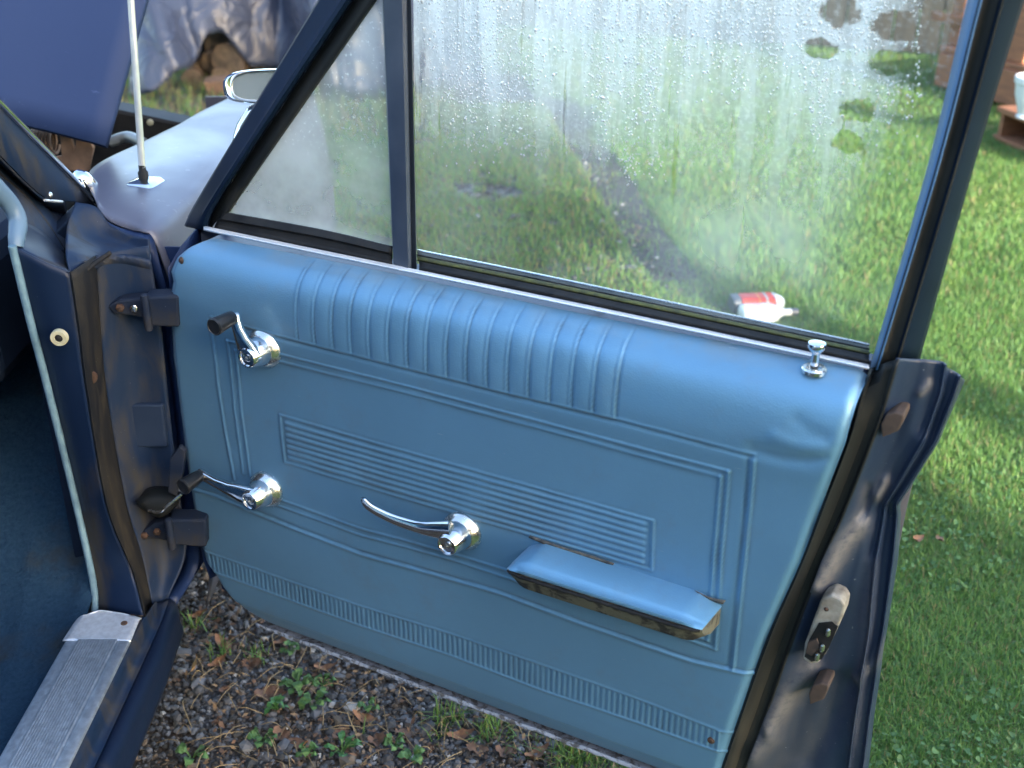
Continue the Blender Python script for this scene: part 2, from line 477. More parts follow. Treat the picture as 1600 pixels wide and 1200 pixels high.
# upright pleats below the window
Sa, Sb = Sz((467, 525))[0], Sz((961, 655))[0]
zpl = lambda S: np.interp(S, [p[0] for p in top_o], [p[1] for p in top_o])
above = 1 / (1 + np.exp(-(Zg - zpl(Sg) - .004) / .0015))
fade = above * (1 - np.clip((Zg - .968) / .009, 0, 1))
for k in range(17):
    sk = Sa + (Sb - Sa) * k / 16
    h += fade * (.0011 * np.exp(-((Sg - sk) / .0016) ** 2) - .0011 * np.exp(-((Sg - sk - .0036) / .0020) ** 2))
ph = (Sg - Sa) / ((Sb - Sa) / 16)
h += fade * .0016 * np.abs(np.sin(math.pi * ph)) ** .8 * ((ph > 0) & (ph < 16)) + .0004 * np.sin(ph * 2.3 + Zg * 40) * fade * ((ph > 0) & (ph < 16))
# ribbed band near the foot
zst = np.interp(Sg, *zip(*[Sz(p) for p in ((321, 862), (562, 945), (700, 988), (850, 1040), (1000, 1093), (1125, 1141))]))
zsb = np.interp(Sg, *zip(*[Sz(p) for p in ((323, 890), (562, 976), (700, 1022), (850, 1080), (1000, 1130), (1118, 1172))]))
h += .0014 * np.exp(-((Zg - zst) / .0019) ** 2) + .0016 * np.exp(-((Zg - zsb) / .0021) ** 2)
Sx = Sz((1122, 1155))[0]
band = (1 / (1 + np.exp(-(Zg - zsb - .002) / .0008))) * (1 / (1 + np.exp((Zg - zst + .002) / .0008))) * (Sg < Sx) * (Sg > .006)
h += band * .0006 * np.cos(2 * math.pi * Sg / .0088)
h += .0014 * np.exp(-((Sg - Sx) / .002) ** 2) * (Zg < zst) * (Zg > zsb)
# pulled vinyl: soft waves and the creases at the rear top corner
h += .0012 * np.sin(Sg * 9 + 1.3 * np.sin(Zg * 11)) * np.sin(Zg * 13 + 2)
c1 = SP((1180, 700), (1225, 712), (1262, 716), (1290, 712)); c2 = SP((1215, 680), (1250, 694), (1283, 700)); c3 = SP((1248, 655), (1268, 672), (1290, 680))
for c_, A in ((c1, -.0026), (c2, .0020), (c3, -.0014)): h += A * np.exp(-(polyd(Sg, Zg, c_) / .010) ** 2)
# turned-in borders
edge = np.minimum(Sg - s0, s1 - Sg)
h -= .007 * np.exp(-(edge / .007) ** 2)
tn = np.gradient(pn, axis=0); tn /= np.linalg.norm(tn, axis=1)[:, None]
nn_, nz_ = tn[:, 1][:, None], -tn[:, 0][:, None]
V = D3(0, 0, 0) - np.zeros((1, 3))
Nf, Zf = (Ng + h * nn_).ravel(), (Zg + h * nz_).ravel()
V = (1.26 - Sg.ravel())[:, None] * DD + (C0 + Nf)[:, None] * NN + Zf[:, None] * ZZ
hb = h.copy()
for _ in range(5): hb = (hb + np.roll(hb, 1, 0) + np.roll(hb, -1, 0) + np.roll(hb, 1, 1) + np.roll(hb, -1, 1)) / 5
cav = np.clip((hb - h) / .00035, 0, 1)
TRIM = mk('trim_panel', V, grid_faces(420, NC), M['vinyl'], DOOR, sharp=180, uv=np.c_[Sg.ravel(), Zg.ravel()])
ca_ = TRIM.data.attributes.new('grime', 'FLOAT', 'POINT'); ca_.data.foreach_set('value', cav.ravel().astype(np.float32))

def on_door(px, n): return oD(px, n)
# --- door shell behind the trim, its outer skin and lower flange
R_out = [(1438, 562), (1483, 568), (1508, 594)]
shell_o = [D3(.0, -.03, .33), D3(.10, -.03, .318), D3(.90, -.03, .318), D3(1.02, -.03, .90), D3(1.02, -.055, .965), D3(.03, -.055, .965), D3(-.005, -.03, .93)]
V, F = [], []
n_ = len(shell_o)
V = list(shell_o) + [p - .075 * NN for p in shell_o]
F = [tuple(range(n_)), tuple(range(n_, 2 * n_))[::-1]] + [(i, i + n_, (i + 1) % n_ + n_, (i + 1) % n_) for i in range(n_)]
mk('inner_shell', V, F, M['navy'], DOOR, smooth=False)
sk = []
for z, bulge in ((.285, -.006), (.34, .004), (.50, .016), (.66, .022), (.82, .016), (.93, .006), (.965, -.004)):
    r = []
    Srear = np.interp(z, [.285, .37, .60, .79, .96], [1.075, 1.09, 1.085, 1.085, 1.12])
    for S in np.linspace(-.035, Srear, 14): r.append(D3(S, -.112 - bulge, z))
    sk.append(r)
loft('outer_skin', sk, M['fender'], DOOR, n=40, cross=24, solid=.003)
fl = []
for p, q in (((345, 948), 0), ((410, 970), 0), ((562, 1027), 0), ((690, 1076), 0), ((830, 1131), 0), ((980, 1192), 0), ((1100, 1240), 0)):
    fl.append(Sz(p)[0])
fr_ = []
for S in np.linspace(.10, .93, 60):
    fr_.append(S)
A = [[D3(S, .001, .3145 + .0007 * math.sin(S * 90)) for S in fr_], [D3(S, .002, .3095 + .0010 * math.sin(S * 61) + .0008 * math.sin(S * 170)) for S in fr_], [D3(S, -.004, .304) for S in fr_], [D3(S, -.03, .300) for S in fr_], [D3(S, -.11, .296) for S in fr_]]
M['flange'] = dirty('worn_door_flange', (.26, .29, .34), (.07, .07, .07), .5, (.44, .60), 70, speck=False)
loft('bottom_flange', A, M['flange'], DOOR, n=120, solid=.0025)
# front edge of the door (seen past the trim at the hinge)
loft('hinge_edge', [[D3(-.008, -.012, .36), D3(-.02, -.012, .46), D3(-.008, -.012, .93)], [D3(-.02, -.06, .34), D3(-.03, -.06, .46), D3(-.02, -.06, .95)], [D3(-.03, -.112, .30), D3(-.034, -.112, .5), D3(-.03, -.112, .965)]], M['navy'], DOOR, n=20, solid=.002)

# --- window frame
def rail(pts, n): return [oD(p, n if not isinstance(n, (list, tuple)) else n[i]) for i, p in enumerate(pts)]
XT = -60                                   # frames run on above the picture
def ext(a, b, y):                          # continue the line a-b up to row y
    return (a[0] + (b[0] - a[0]) * (y - a[1]) / (b[1] - a[1]), y)
def up(pts, y=-330): return [ext(pts[1], pts[0], y)] + list(pts)
loft('front_window_frame', [
    rail(up([(497, 0), (315, 300), (288, 352)]), -.110), rail(up([(500, 0), (318, 300), (290, 354)]), -.085), rail(up([(526, 0), (333, 300), (300, 356)]), -.070),
    rail(up([(533, 0), (337, 300), (306, 358)]), -.054), rail(up([(541, 0), (343, 300), (313, 359)]), -.052), rail(up([(549, 0), (349, 300), (321, 360)]), -.057),
    rail(up([(553, 0), (352, 300), (326, 361)]), -.074)], M['navy_clean'], DOOR, n=40, sharp=35, solid=.003)
loft('front_frame_rubber', [
    rail(up([(553, 0), (352, 300), (326, 360)]), -.0745), rail(up([(562, 0), (360, 300), (338, 345)]), -.068), rail(up([(578, 0), (372, 300), (350, 338)]), -.064),
    rail(up([(588, 0), (379, 300), (360, 330)]), -.068), rail(up([(590, 0), (381, 300), (362, 331)]), -.085)], M['rubber'], DOOR, n=40, cross=14, solid=.002)
loft('vent_lower_frame', [
    rail([(352, 333), (500, 360), (613, 387)], -.082), rail([(350, 334), (500, 361), (613, 388)], -.066), rail([(344, 340), (500, 368), (613, 394)], -.062),
    rail([(342, 343), (500, 371), (613, 397)], -.070), rail([(338, 352), (500, 383), (613, 408)], -.066), rail([(336, 358), (500, 390), (613, 414)], -.060)], M['black'], DOOR, n=40, sharp=30, solid=.003)
loft('divider_bar', [
    rail(up([(597, 0), (613, 386), (615, 412)]), -.088), rail(up([(599, 0), (614, 386), (616, 413)]), -.060), rail(up([(606, 0), (622, 386), (623, 416)]), -.056), rail(up([(628, 0), (637, 386), (638, 419)]), -.056),
    rail(up([(634, 0), (641, 386), (642, 421)]), -.061), rail(up([(636, 0), (643, 386), (644, 421)]), -.080), rail(up([(642, 0), (650, 386), (651, 422)]), -.078), rail(up([(643, 0), (651, 386), (652, 422)]), -.092)],
    simple('divider_paint', (.035, .048, .075), (.055, .07, .10), 15, .42, bmp=.06), DOOR, n=40, sharp=30, solid=.002)
# belt mouldings: bright strip on the trim, rubber roll, mossy channel, outer bright strip
def belt(name, y0, y1, n0, n1, m, x0=318, x1=1358, **k):
    def line(dy): return [(x0, 357 + (x0 - 318) * .2090 + dy), (838, 465.7 + dy - 1.5), (x1, 574 + (x1 - 1358) * .2090 + dy)]
    return loft(name, [rail(line(y), n) for y, n in ((y0, n0), (y0 + (y1 - y0) * .33, n0 + (n1 - n0) * .2 + .003), (y0 + (y1 - y0) * .66, n0 + (n1 - n0) * .8 + .003), (y1, n1))], m, DOOR, n=60, cross=10, solid=.002, **k)
belt('belt_moulding', 3.5, -4.5, -.049, -.056, M['white_trim'])
belt('belt_rubber', -5, -19, -.058, -.066, M['black'], x0=655)
belt('belt_channel', -19, -27, -.070, -.074, M['moss'], x0=652)
belt('outer_channel', -27, -34, -.080, -.086, M['rubber'], x0=652)
belt('outer_moulding', -34, -38, -.090, -.092, M['chrome_dull'], x0=652)
# rear upright of the window frame: lit return, rubber channel, navy shut face
rr = [up([(1511, 0), (1449, 260), (1359, 575)]), up([(1532, 0), (1465, 260), (1369, 578)]), up([(1566, 0), (1493, 260), (1402, 562)]), up([(1601, 0), (1522, 260), (1436, 566)])]
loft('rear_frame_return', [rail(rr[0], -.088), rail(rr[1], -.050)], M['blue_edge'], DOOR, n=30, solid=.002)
mid = [tuple((np.array(a) * .5 + np.array(b) * .5)) for a, b in zip(rr[1], rr[2])]
q1 = [tuple((np.array(a) * .8 + np.array(b) * .2)) for a, b in zip(rr[1], rr[2])]
q3 = [tuple((np.array(a) * .12 + np.array(b) * .88)) for a, b in zip(rr[1], rr[2])]
loft('rear_frame_rubber', [rail(rr[1], -.0505), rail(q1, -.058), rail(mid, -.063), rail(q3, -.062), rail(rr[2], -.056)], M['rubber'], DOOR, n=30, cross=16, solid=.002)
loft('rear_frame_upright', [rail(rr[2], -.058), rail([(x + 4, y) for x, y in rr[2]], -.062), rail([(x - 5, y) for x, y in rr[3]], -.098), rail(rr[3], -.112)], M['navy_clean'], DOOR, n=30, solid=.003)
# --- rear shut face of the door: rubber strip, swaged steel, outer flange
e0 = [(1359, 576), (1341, 622), (1322, 690), (1284, 790), (1250, 880), (1199, 995), (1150, 1130), (1126, 1202), (1095, 1290)]
e1 = [(1402, 561), (1389, 606), (1372, 662), (1318, 800), (1287, 868), (1243, 985), (1196, 1118), (1165, 1200), (1135, 1290)]
e2 = [(1437, 562), (1425, 606), (1405, 664), (1352, 800), (1335, 868), (1300, 985), (1250, 1118), (1225, 1200), (1200, 1290)]
e3 = [(1470, 566), (1462, 615), (1440, 680), (1378, 790), (1362, 868), (1352, 985), (1330, 1118), (1318, 1200), (1305, 1290)]
e4 = [(1508, 594), (1496, 622), (1467, 690), (1409, 782), (1404, 868), (1386, 985), (1366, 1118), (1357, 1200), (1348, 1290)]
lp = lambda a, b, t: [tuple(np.array(p) * (1 - t) + np.array(q) * t) for p, q in zip(a, b)]
loft('shut_rubber', [rail(e0, [-.056, -.03, -.012] + [-.006] * 6), rail(lp(e0, e1, .12), [-.05, -.026, -.01] + [-.004] * 6), rail(lp(e0, e1, .22), [-.06, -.04, -.028] + [-.024] * 6), rail(lp(e0, e1, .6), -.044), rail(lp(e0, e1, .9), -.046), rail(e1, -.042)], M['rubber'], DOOR, n=60, sharp=35, solid=.003)
def proj(P):
    Q = P - CP; dpt = Q[:, 1] * CT - Q[:, 2] * ST
    return 800 + FPX * Q[:, 0] / dpt, 600 - FPX * (Q[:, 1] * ST + Q[:, 2] * CT) / dpt
SR = [rail(e1, -.044), rail(lp(e1, e2, .15), -.048), rail(lp(e1, e2, .6), -.066), rail(e2, -.076), rail(lp(e2, e3, .4), -.080), rail(e3, -.090), rail(lp(e3, e4, .2), -.084), rail(lp(e3, e4, .4), -.097), rail(lp(e3, e4, .65), -.099), rail(lp(e3, e4, .8), -.091), rail(lp(e3, e4, .93), -.101), rail(e4, -.108)]
def lin(P, k=4):
    P = np.array(P); return np.vstack([P[i] * (1 - t) + P[i + 1] * t for i in range(len(P) - 1) for t in np.arange(k) / k] + [P[-1]])
SR = [lin(r) for r in SR]
SN, SC = 190, 80
A = np.array([crs(r, SN) for r in SR]); A = np.array([crs(A[:, j], SC) for j in range(SN)]).transpose(1, 0, 2).reshape(-1, 3)
X_, Y_ = proj(A)
disp = np.zeros(len(A)); dust = np.zeros(len(A))
for pts, wd, am, du in (([(1346, 818), (1322, 848), (1296, 890), (1280, 915)], 13, .010, .85), ([(1268, 1040), (1236, 1080), (1205, 1132)], 14, .009, .7), ([(1205, 1150), (1180, 1178)], 15, .009, .5), ([(1318, 1070), (1290, 1130), (1262, 1190)], 20, -.009, .1), ([(1388, 1003), (1366, 1035), (1340, 1060)], 9, .006, .3), ([(1352, 764), (1346, 800)], 9, -.006, .3), ([(1384, 752), (1372, 772)], 9, .006, .6), ([(1452, 600), (1440, 612)], 6, .004, .7), ([(1440, 690), (1400, 780)], 16, .008, .0), ([(1362, 880), (1352, 1000), (1340, 1200)], 12, .005, .15)):
    dd = polyd(X_, Y_, pts); g_ = np.exp(-(dd / wd) ** 2); disp += am * g_; dust = np.maximum(dust, du * np.exp(-(dd / (wd * 1.1)) ** 2))
disp += .0012 * np.sin(X_ * .11 + Y_ * .03) * np.sin(Y_ * .021)
A = A + disp[:, None] * NN
def shut_mat():
    m, t, b = newmat('dusty_shut_paint')
    at = N(t, 'ShaderNodeAttribute', attribute_name='dust')
    k = mth(t, 'MULTIPLY', at.outputs['Fac'], mapr(t, noise(t, 90, 8, .7), .20, .60))
    f = mapr(t, noise(t, 9, 9, .62, stretch=(1, 1, .3)), .50, .85)
    c = mixc(t, f, (.017, .030, .060), (.065, .070, .080)); c = mixc(t, mth(t, 'MULTIPLY', k, .7), c, (.24, .22, .20))
    c = mixc(t, mth(t, 'MULTIPLY', mapr(t, noise(t, 130, 5, .7), .66, .72), .5), c, (.28, .29, .30))
    t.links.new(c, b.inputs['Base Color']); t.links.new(mapr(t, mth(t, 'ADD', k, f, clamp=True), 0, 1, .36, .75), b.inputs['Roughness']); b.inputs['Specular IOR Level'].default_value = .35
    bump(t, b, noise(t, 50, 6), .12, .003)
    return m
sf = mk('shut_face', A, grid_faces(SC, SN), shut_mat(), DOOR, sharp=180, solid=.003)
at_ = sf.data.attributes.new('dust', 'FLOAT', 'POINT'); at_.data.foreach_set('value', dust.astype(np.float32))
# latch housing
lo_ = [(1283, 936), (1299, 929), (1314, 936), (1320, 946), (1317, 962), (1304, 992), (1290, 1022), (1278, 1037), (1266, 1038), (1254, 1030), (1257, 1006), (1270, 970)]
prism('latch_housing', rail(lo_, -.034), -.03 * NN, M['latch'], DOOR, bevel=.003)
ho_ = [(1279, 974), (1300, 972), (1309, 980), (1296, 1010), (1284, 1030), (1268, 1034), (1257, 1026), (1264, 1000)]
prism('latch_opening', rail(ho_, -.0325), -.01 * NN, M['black'], DOOR)
for p in ((1294, 988), (1285, 1012), (1277, 1026)):
    box('latch_tooth', oD(p, -.029), (.006, .007, .013), M['chrome_dull'], DOOR, ax=[DD, NN, ZZ])
prism('latch_pawl', rail([(1262, 1004), (1276, 998), (1281, 1012), (1268, 1026), (1258, 1020)], -.030), -.004 * NN, M['brownrub'], DOOR, bevel=.001)
lathe('screw', [(.0, .0025), (.002, .002), (.0032, .0)], oD((1291, 952), -.034), NN, M['rust'], DOOR, seg=10)
# brown rubber buffers
for (bx, by), sc_ in (((1392, 662), 1.0), ((1277, 1083), .85)):
    d = lambda x, y: (bx + x * sc_, by + y * sc_)
    n0 = -.062 if by < 800 else -.060
    prism('rubber_buffer', rail([d(-16, 2), d(-8, -14), d(6, -18), d(20, -14), d(20, -6), d(12, 12), d(-14, 22)], n0 + .020), -.035 * NN, M['brownrub'], DOOR, bevel=.002)

# --- glass. uv = (S, z) so that the mist follows the pane itself
def glass_mat(name, vent):
    m, t, b = newmat(name)
    t.nodes.remove(b)
    out = t.nodes['Material Output']
    tc = t.nodes.new('ShaderNodeTexCoord'); uv = tc.outputs['UV']
    sp = t.nodes.new('ShaderNodeSeparateXYZ'); t.links.new(uv, sp.inputs[0]); S, z = sp.outputs['X'], sp.outputs['Y']
    big = noise(t, 5, 5, vec=uv); fine = noise(t, 160, 4, .6, vec=uv)
    if vent:
        f = mth(t, 'ADD', mapr(t, z, 1.0, 1.32, .22, .42), mapr(t, big, .35, .7, -.10, .18))
        f = mth(t, 'ADD', f, mapr(t, z, 1.035, 1.0, 0, .22))
        spk = mth(t, 'MULTIPLY', mapr(t, fine, .58, .68, 0, .3), mapr(t, z, 1.10, 1.2))
        f = mth(t, 'ADD', f, spk)
    else:
        col = noise(t, 30, 7, .65, vec=uv, stretch=(1, .09, 1), dist=.25)              # runs of water down the pane
        col2 = noise(t, 75, 5, .65, vec=uv, stretch=(1, .05, 1), dist=.3)
        runs = mapr(t, col, .42, .62)
        f = mth(t, 'POWER', mapr(t, z, 1.03, 1.38, 0, 1), 1.5); f = mth(t, 'ADD', mth(t, 'MULTIPLY', f, .70), .06)
        zs = mth(t, 'ADD', z, mapr(t, col, .3, .7, -.08, .08))
        f = mth(t, 'ADD', f, mth(t, 'MULTIPLY', mapr(t, zs, 1.11, 1.30), mapr(t, runs, 0, 1, -.12, .10)))
        f = mth(t, 'ADD', f, mth(t, 'MULTIPLY', mapr(t, zs, 1.09, 1.26), mapr(t, col2, .57, .66, 0, -.30)))
        f = mth(t, 'ADD', f, mapr(t, big, .35, .65, -.06, .06))
        # breathy cloud near the lower rear corner, clear rear edge
        cl = mth(t, 'MULTIPLY', mapr(t, S, .72, .86), mapr(t, S, .98, .90)); cl = mth(t, 'MULTIPLY', cl, mapr(t, z, 1.18, 1.10))
        f = mth(t, 'ADD', f, mth(t, 'MULTIPLY', cl, mapr(t, big, .3, .7, .02, .20)))
        gr_ = mth(t, 'MULTIPLY', mapr(t, S, .86, .64), mapr(t, z, 1.12, 1.25, .0, .10)); f = mth(t, 'ADD', f, gr_)
        f = mth(t, 'MULTIPLY', f, mapr(t, mth(t, 'ADD', S, mapr(t, z, 1.0, 1.4, 0, -.02)), 1.02, .94, .12, 1))
        # finger marks wiped clear
        for p, a, b_ in (((1282, 76), .019, .011), ((1312, 18), .022, .016), ((1400, 42), .024, .016), ((1398, 98), .026, .013), ((1340, 172), .018, .014), ((1324, 222), .018, .012), ((1428, 92), .017, .014)):
            cS, cz = Sz(p, -.078)
            dx = mth(t, 'DIVIDE', mth(t, 'SUBTRACT', S, cS), a); dz = mth(t, 'DIVIDE', mth(t, 'SUBTRACT', z, cz), b_)
            r2 = mth(t, 'ADD', mth(t, 'MULTIPLY', dx, dx), mth(t, 'MULTIPLY', dz, dz))
            r2 = mth(t, 'ADD', r2, mapr(t, noise(t, 60, 3, vec=uv), .3, .7, -.4, .4))
            f = mth(t, 'MULTIPLY', f, mapr(t, r2, .75, 1.25, .22, 1))
        f = mth(t, 'ADD', f, mth(t, 'MULTIPLY', mapr(t, fine, .45, .7, -.06, .1), mapr(t, z, 1.1, 1.25)))
    f = mth(t, 'MINIMUM', mth(t, 'MAXIMUM', f, 0.03), .93)
    tr = N(t, 'ShaderNodeBsdfTransparent', Color=(.93, .96, .94, 1))
    df = N(t, 'ShaderNodeBsdfDiffuse', Color=(.90, .93, .91, 1)); tl = N(t, 'ShaderNodeBsdfTranslucent', Color=(.90, .93, .91, 1))
    fog = N(t, 'ShaderNodeMixShader', Fac=.5); t.links.new(df.outputs[0], fog.inputs[1]); t.links.new(tl.outputs[0], fog.inputs[2])
    mx = N(t, 'ShaderNodeMixShader'); t.links.new(f, mx.inputs[0]); t.links.new(tr.outputs[0], mx.inputs[1]); t.links.new(fog.outputs[0], mx.inputs[2])
    gl = N(t, 'ShaderNodeBsdfGlossy', Roughness=.06); gl.inputs['Color'].default_value = (1, 1, 1, 1)
    fr2 = N(t, 'ShaderNodeFresnel', IOR=1.45)
    m2 = N(t, 'ShaderNodeMixShader'); t.links.new(mth(t, 'MULTIPLY', fr2.outputs[0], .8), m2.inputs[0]); t.links.new(mx.outputs[0], m2.inputs[1]); t.links.new(gl.outputs[0], m2.inputs[2])
    t.links.new(m2.outputs[0], out.inputs[0])
    return m
def pane(name, pts, n, m):
    P = [oD(p, n) for p in pts]
    o = mk(name, P, [tuple(range(len(P)))], m, DOOR, smooth=False, uv=[(1.26 - p @ DD, p[2]) for p in P])
    return o
GN = -.078
pane('window_glass', [ext((646, 0), (652, 386), -330), (646, 0), (650, 380), (650, 410), (1362, 556), (1452, 260), (1514, 0), ext((1514, 0), (1452, 260), -330)], GN, glass_mat('misted_glass', False))
pane('vent_glass', [ext((592, 0), (470, 175), -330), (575, 20), (374, 304), (352, 326), (352, 338), (616, 392), (600, 0), ext((600, 0), (616, 392), -330)], GN + .004, glass_mat('misted_vent_glass', True))
# water droplets on the inside of the pane
def drops():
    # density in (S, z): thick over the upper third, running down in columns
    Sx0, zx0 = Sz((660, 0), GN)
    V, F = [], []
    cols = rng.uniform(.40, 1.08, 60)
    ds = []
    def dens(px, py):
        a = np.interp(py, [-330, 0, 50, 100, 150, 200], [1, 1, .7, .18, .05, 0])
        b = np.exp(-((px - 760) / 70.) ** 2 - ((py - 115) / 75.) ** 2) * 1.3
        c = sum(A * np.exp(-((px - cx) / 12.) ** 2) * np.interp(py, [0, y1 - 40, y1], [1, 1, 0]) for cx, y1, A in ((930, 175, .9), (945, 260, .6), (980, 160, .9), (1012, 200, 1), (1020, 290, .4), (1070, 130, .7), (985, 300, .6), (1130, 110, .5), (1278, 240, 1.1), (1258, 150, .6), (1155, 175, .4), (1212, 130, .5)))
        d = np.exp(-((px - 1360) / 80.) ** 2 - ((py - 110) / 70.) ** 2) * .4
        if px > 1440: return 0
        return min(1, a * np.interp(px, [650, 700, 760, 860, 930, 1000, 1300, 1400, 1440], [.5, .7, .7, .35, .7, 1, .9, .4, .1]) + b + c + d)
    clear = [((1282, 76), 28), ((1312, 18), 32), ((1400, 42), 34), ((1398, 98), 34), ((1340, 172), 24), ((1324, 222), 24)]
    n = 0; cand = 0
    occ = {}
    while n < 11000 and cand < 160000:
        cand += 1
        px, py = rng.uniform(652, 1445), rng.uniform(-120, 310)
        if rng.random() > dens(px, py): continue
        if any(math.hypot((px - c[0]), (py - c[1]) * 1.3) < r for c, r in clear): continue
        r = .0006 + .0009 * rng.random() ** 2.5 + (.0010 * rng.random() if rng.random() < .05 else 0)
        S, z = Sz((px, py), GN)
        key = (int(S / .0020), int(z / .0020))
        if key in occ: continue
        occ[key] = 1; n += 1
        c = D3(S, GN + .0006, z)
        o = len(V)
        e = 1 + .25 * rng.random()
        for q, (rr_, hh) in enumerate(((1, 0), (.72, .42))):
            for k in range(7):
                t = 2 * math.pi * (k + .5 * q) / 7
                V.append(c + r * rr_ * (math.cos(t) * DD + e * math.sin(t) * ZZ) + NN * r * hh)
        V.append(c + NN * r * .58)
        for k in range(7):
            F.append((o + k, o + (k + 1) % 7, o + 7 + k)); F.append((o + (k + 1) % 7, o + 7 + (k + 1) % 7, o + 7 + k)); F.append((o + 7 + k, o + 7 + (k + 1) % 7, o + 14))
    m, t, b = newmat('water_drop')
    b.inputs['Base Color'].default_value = (.97, .98, .99, 1); b.inputs['Roughness'].default_value = .03; b.inputs['IOR'].default_value = 1.45; b.inputs['Coat Weight'].default_value = .6
    b.inputs['Transmission Weight'].default_value = .70
    o = mk('water_droplets', V, F, m, DOOR, sharp=180); o['kind'] = 'stuff'
drops()

# --- handles on the trim
def crank(cpx, tip, tipn, knob):
    c = oD(cpx, 0)
    par = DOOR
    lathe('crank_escutcheon', [(.0310, -.001), (.0310, .003), (.0295, .0055), (.0245, .013), (.0235, .014)], c, NN, M['chrome_dull'], par, seg=40)
    lathe('crank_hub', [(.0228, .0132), (.0222, .016), (.0158, .042), (.0143, .0435), (.0125, .0432), (.0120, .040), (.0070, .0395), (.0065, .0385), (0, .0385)], c, NN, M['chrome'], par, seg=36)
    lathe('crank_screw', [(.0055, .0385), (.005, .041), (.0025, .0412), (.002, .0395), (0, .0395)], c, NN, M['chrome_dull'], par, seg=12)
    t = oD(tip, tipn)
    a = c + NN * .031
    dirv = (t - a); L = np.linalg.norm(dirv); dv = dirv / L
    side = np.cross(dv, NN); side /= np.linalg.norm(side)
    V = []
    st = [(.0, .0190, .008), (.25, .0165, .0075), (.45, .0118, .007), (.70, .0090, .0065), (.90, .0088, .0062), (1.0, .0098, .0065), (1.06, .0085, .0055), (1.09, .0040, .003)]
    for q, wd, th in st:
        p = a + dirv * q + NN * (.004 * math.sin(q * 3))
        for k in range(12):
            g_ = 2 * math.pi * k / 12
            V.append(p + side * wd * math.copysign(abs(math.cos(g_)) ** .7, math.cos(g_)) + NN * th * math.copysign(abs(math.sin(g_)) ** .7, math.sin(g_)))
    F = grid_faces(len(st), 12, True) + [tuple(range(12))[::-1], tuple(range((len(st) - 1) * 12, len(st) * 12))]
    mk('crank_arm', V, F, M['chrome'], par, sharp=60)
    kb = t + NN * .004
    ax = NN + .10 * ZZ * 0
    lathe('crank_knob', [(.0085, 0), (.0100, .002), (.0110, .012), (.0122, .028), (.0132, .037), (.0130, .040), (.0112, .0415), (.0104, .0405), (0, .039)], kb, ax, M['knob'], par, seg=28)
crank((414, 543), (367, 494), .036, True)
crank((417, 764), (316, 741), .034, True)
hc = oD((723, 829), 0)
lathe('handle_escutcheon', [(.0310, -.001), (.0310, .003), (.0295, .0055), (.0245, .013), (.0235, .014)], hc, NN, M['chrome_dull'], DOOR, seg=40)
lathe('handle_hub', [(.0228, .0132), (.0222, .016), (.0158, .044), (.0143, .0455), (.0125, .0452), (.0120, .042), (.0070, .0415), (0, .0405)], hc, NN, M['chrome'], DOOR, seg=36)
lathe('handle_screw', [(.0055, .0405), (.005, .043), (.0025, .0432), (.002, .0415), (0, .0415)], hc, NN, M['chrome_dull'], DOOR, seg=12)
hp = crs([oD((706, 829), .033), oD((683, 828), .034), (oD((655, 824), .036)), oD((615, 811), .042), oD((584, 796), .048), oD((571, 786), .051), oD((568, 778), .052)], 30)
V = []
for i, p in enumerate(hp):
    q = i / 29
    dv = hp[min(i + 1, 29)] - hp[max(i - 1, 0)]; dv /= np.linalg.norm(dv)
    side = np.cross(dv, NN); side /= np.linalg.norm(side); nn2 = np.cross(side, dv)
    wd = np.interp(q, [0, .15, .35, .7, .95, 1], [.0170, .0150, .0108, .0086, .0070, .0040]); th = np.interp(q, [0, .2, .9, 1], [.008, .0058, .0045, .003])
    for k in range(12):
        g_ = 2 * math.pi * k / 12
        V.append(p + side * wd * math.cos(g_) + nn2 * th * math.sin(g_))
mk('handle_lever', V, grid_faces(30, 12, True) + [tuple(range(12))[::-1], tuple(range(29 * 12, 30 * 12))], M['chrome'], DOOR, sharp=80)
# --- armrest
S_l, z_l = Sz((800, 868), .03); S_r, z_r = Sz((1116, 957), .03)
a_t = Sz((825, 840), .002); b_t = Sz((1128, 938), .002); a_r = Sz((800, 873), .047); b_r = Sz((1073, 962), .047); a_f = Sz((788, 889), .062); b_f = Sz((1094, 985), .062)
V = []; st = []
secs = 40
for i in range(secs):
    q = i / (secs - 1)
    x = 2 * q - 1
    tp = (1 - abs(x) ** 9) ** .5 if abs(x) < 1 else 0          # rounded ends
    S_top = a_t[0] + (b_t[0] - a_t[0]) * q; z_top = a_t[1] + (b_t[1] - a_t[1]) * q
    S_f = a_f[0] + (b_f[0] - a_f[0]) * q; z_f = a_f[1] + (b_f[1] - a_f[1]) * q
    cN, cZ = .02, (z_top + z_f) / 2 - .004
    z_r2 = a_r[1] + (b_r[1] - a_r[1]) * q
    sec = [(-.004, z_top, 0), (.010, z_top + .0005, .15), (.028, (z_top + z_r2) / 2 + .0015, .42), (.043, z_r2 + .0022, .68), (.047, z_r2, .75), (.050, z_r2 - .0035, .80), (.0605, z_f + .004, .98), (.0615, z_f, 1), (.057, z_f - .0045, .96), (-.004, z_f - .0045, .1)]
    row = []
    e_ = min(q, 1 - q)
    kz = np.interp(e_, [0, .012, .10], [.25, .42, 1]); kn = np.interp(e_, [0, .02, .10], [.90, .95, 1])
    zb_ = z_f - .005
    for nn2, zz2, k in sec:
        S_ = S_top + (S_f - S_top) * k
        row.append(D3(S_, nn2 * kn if nn2 > 0 else nn2, zb_ + (zz2 - zb_) * kz))
    st.append(row)
A = np.array(st)                                              # stations x section
A2 = A
V = A2.reshape(-1, 3); ns = A2.shape[1]
mk('armrest_pad', V, grid_faces(secs, ns, True) + [tuple(range(ns))[::-1], tuple(range((secs - 1) * ns, secs * ns))], M['vinyl_arm'], DOOR, sharp=65, uv=np.zeros((len(V), 2)))
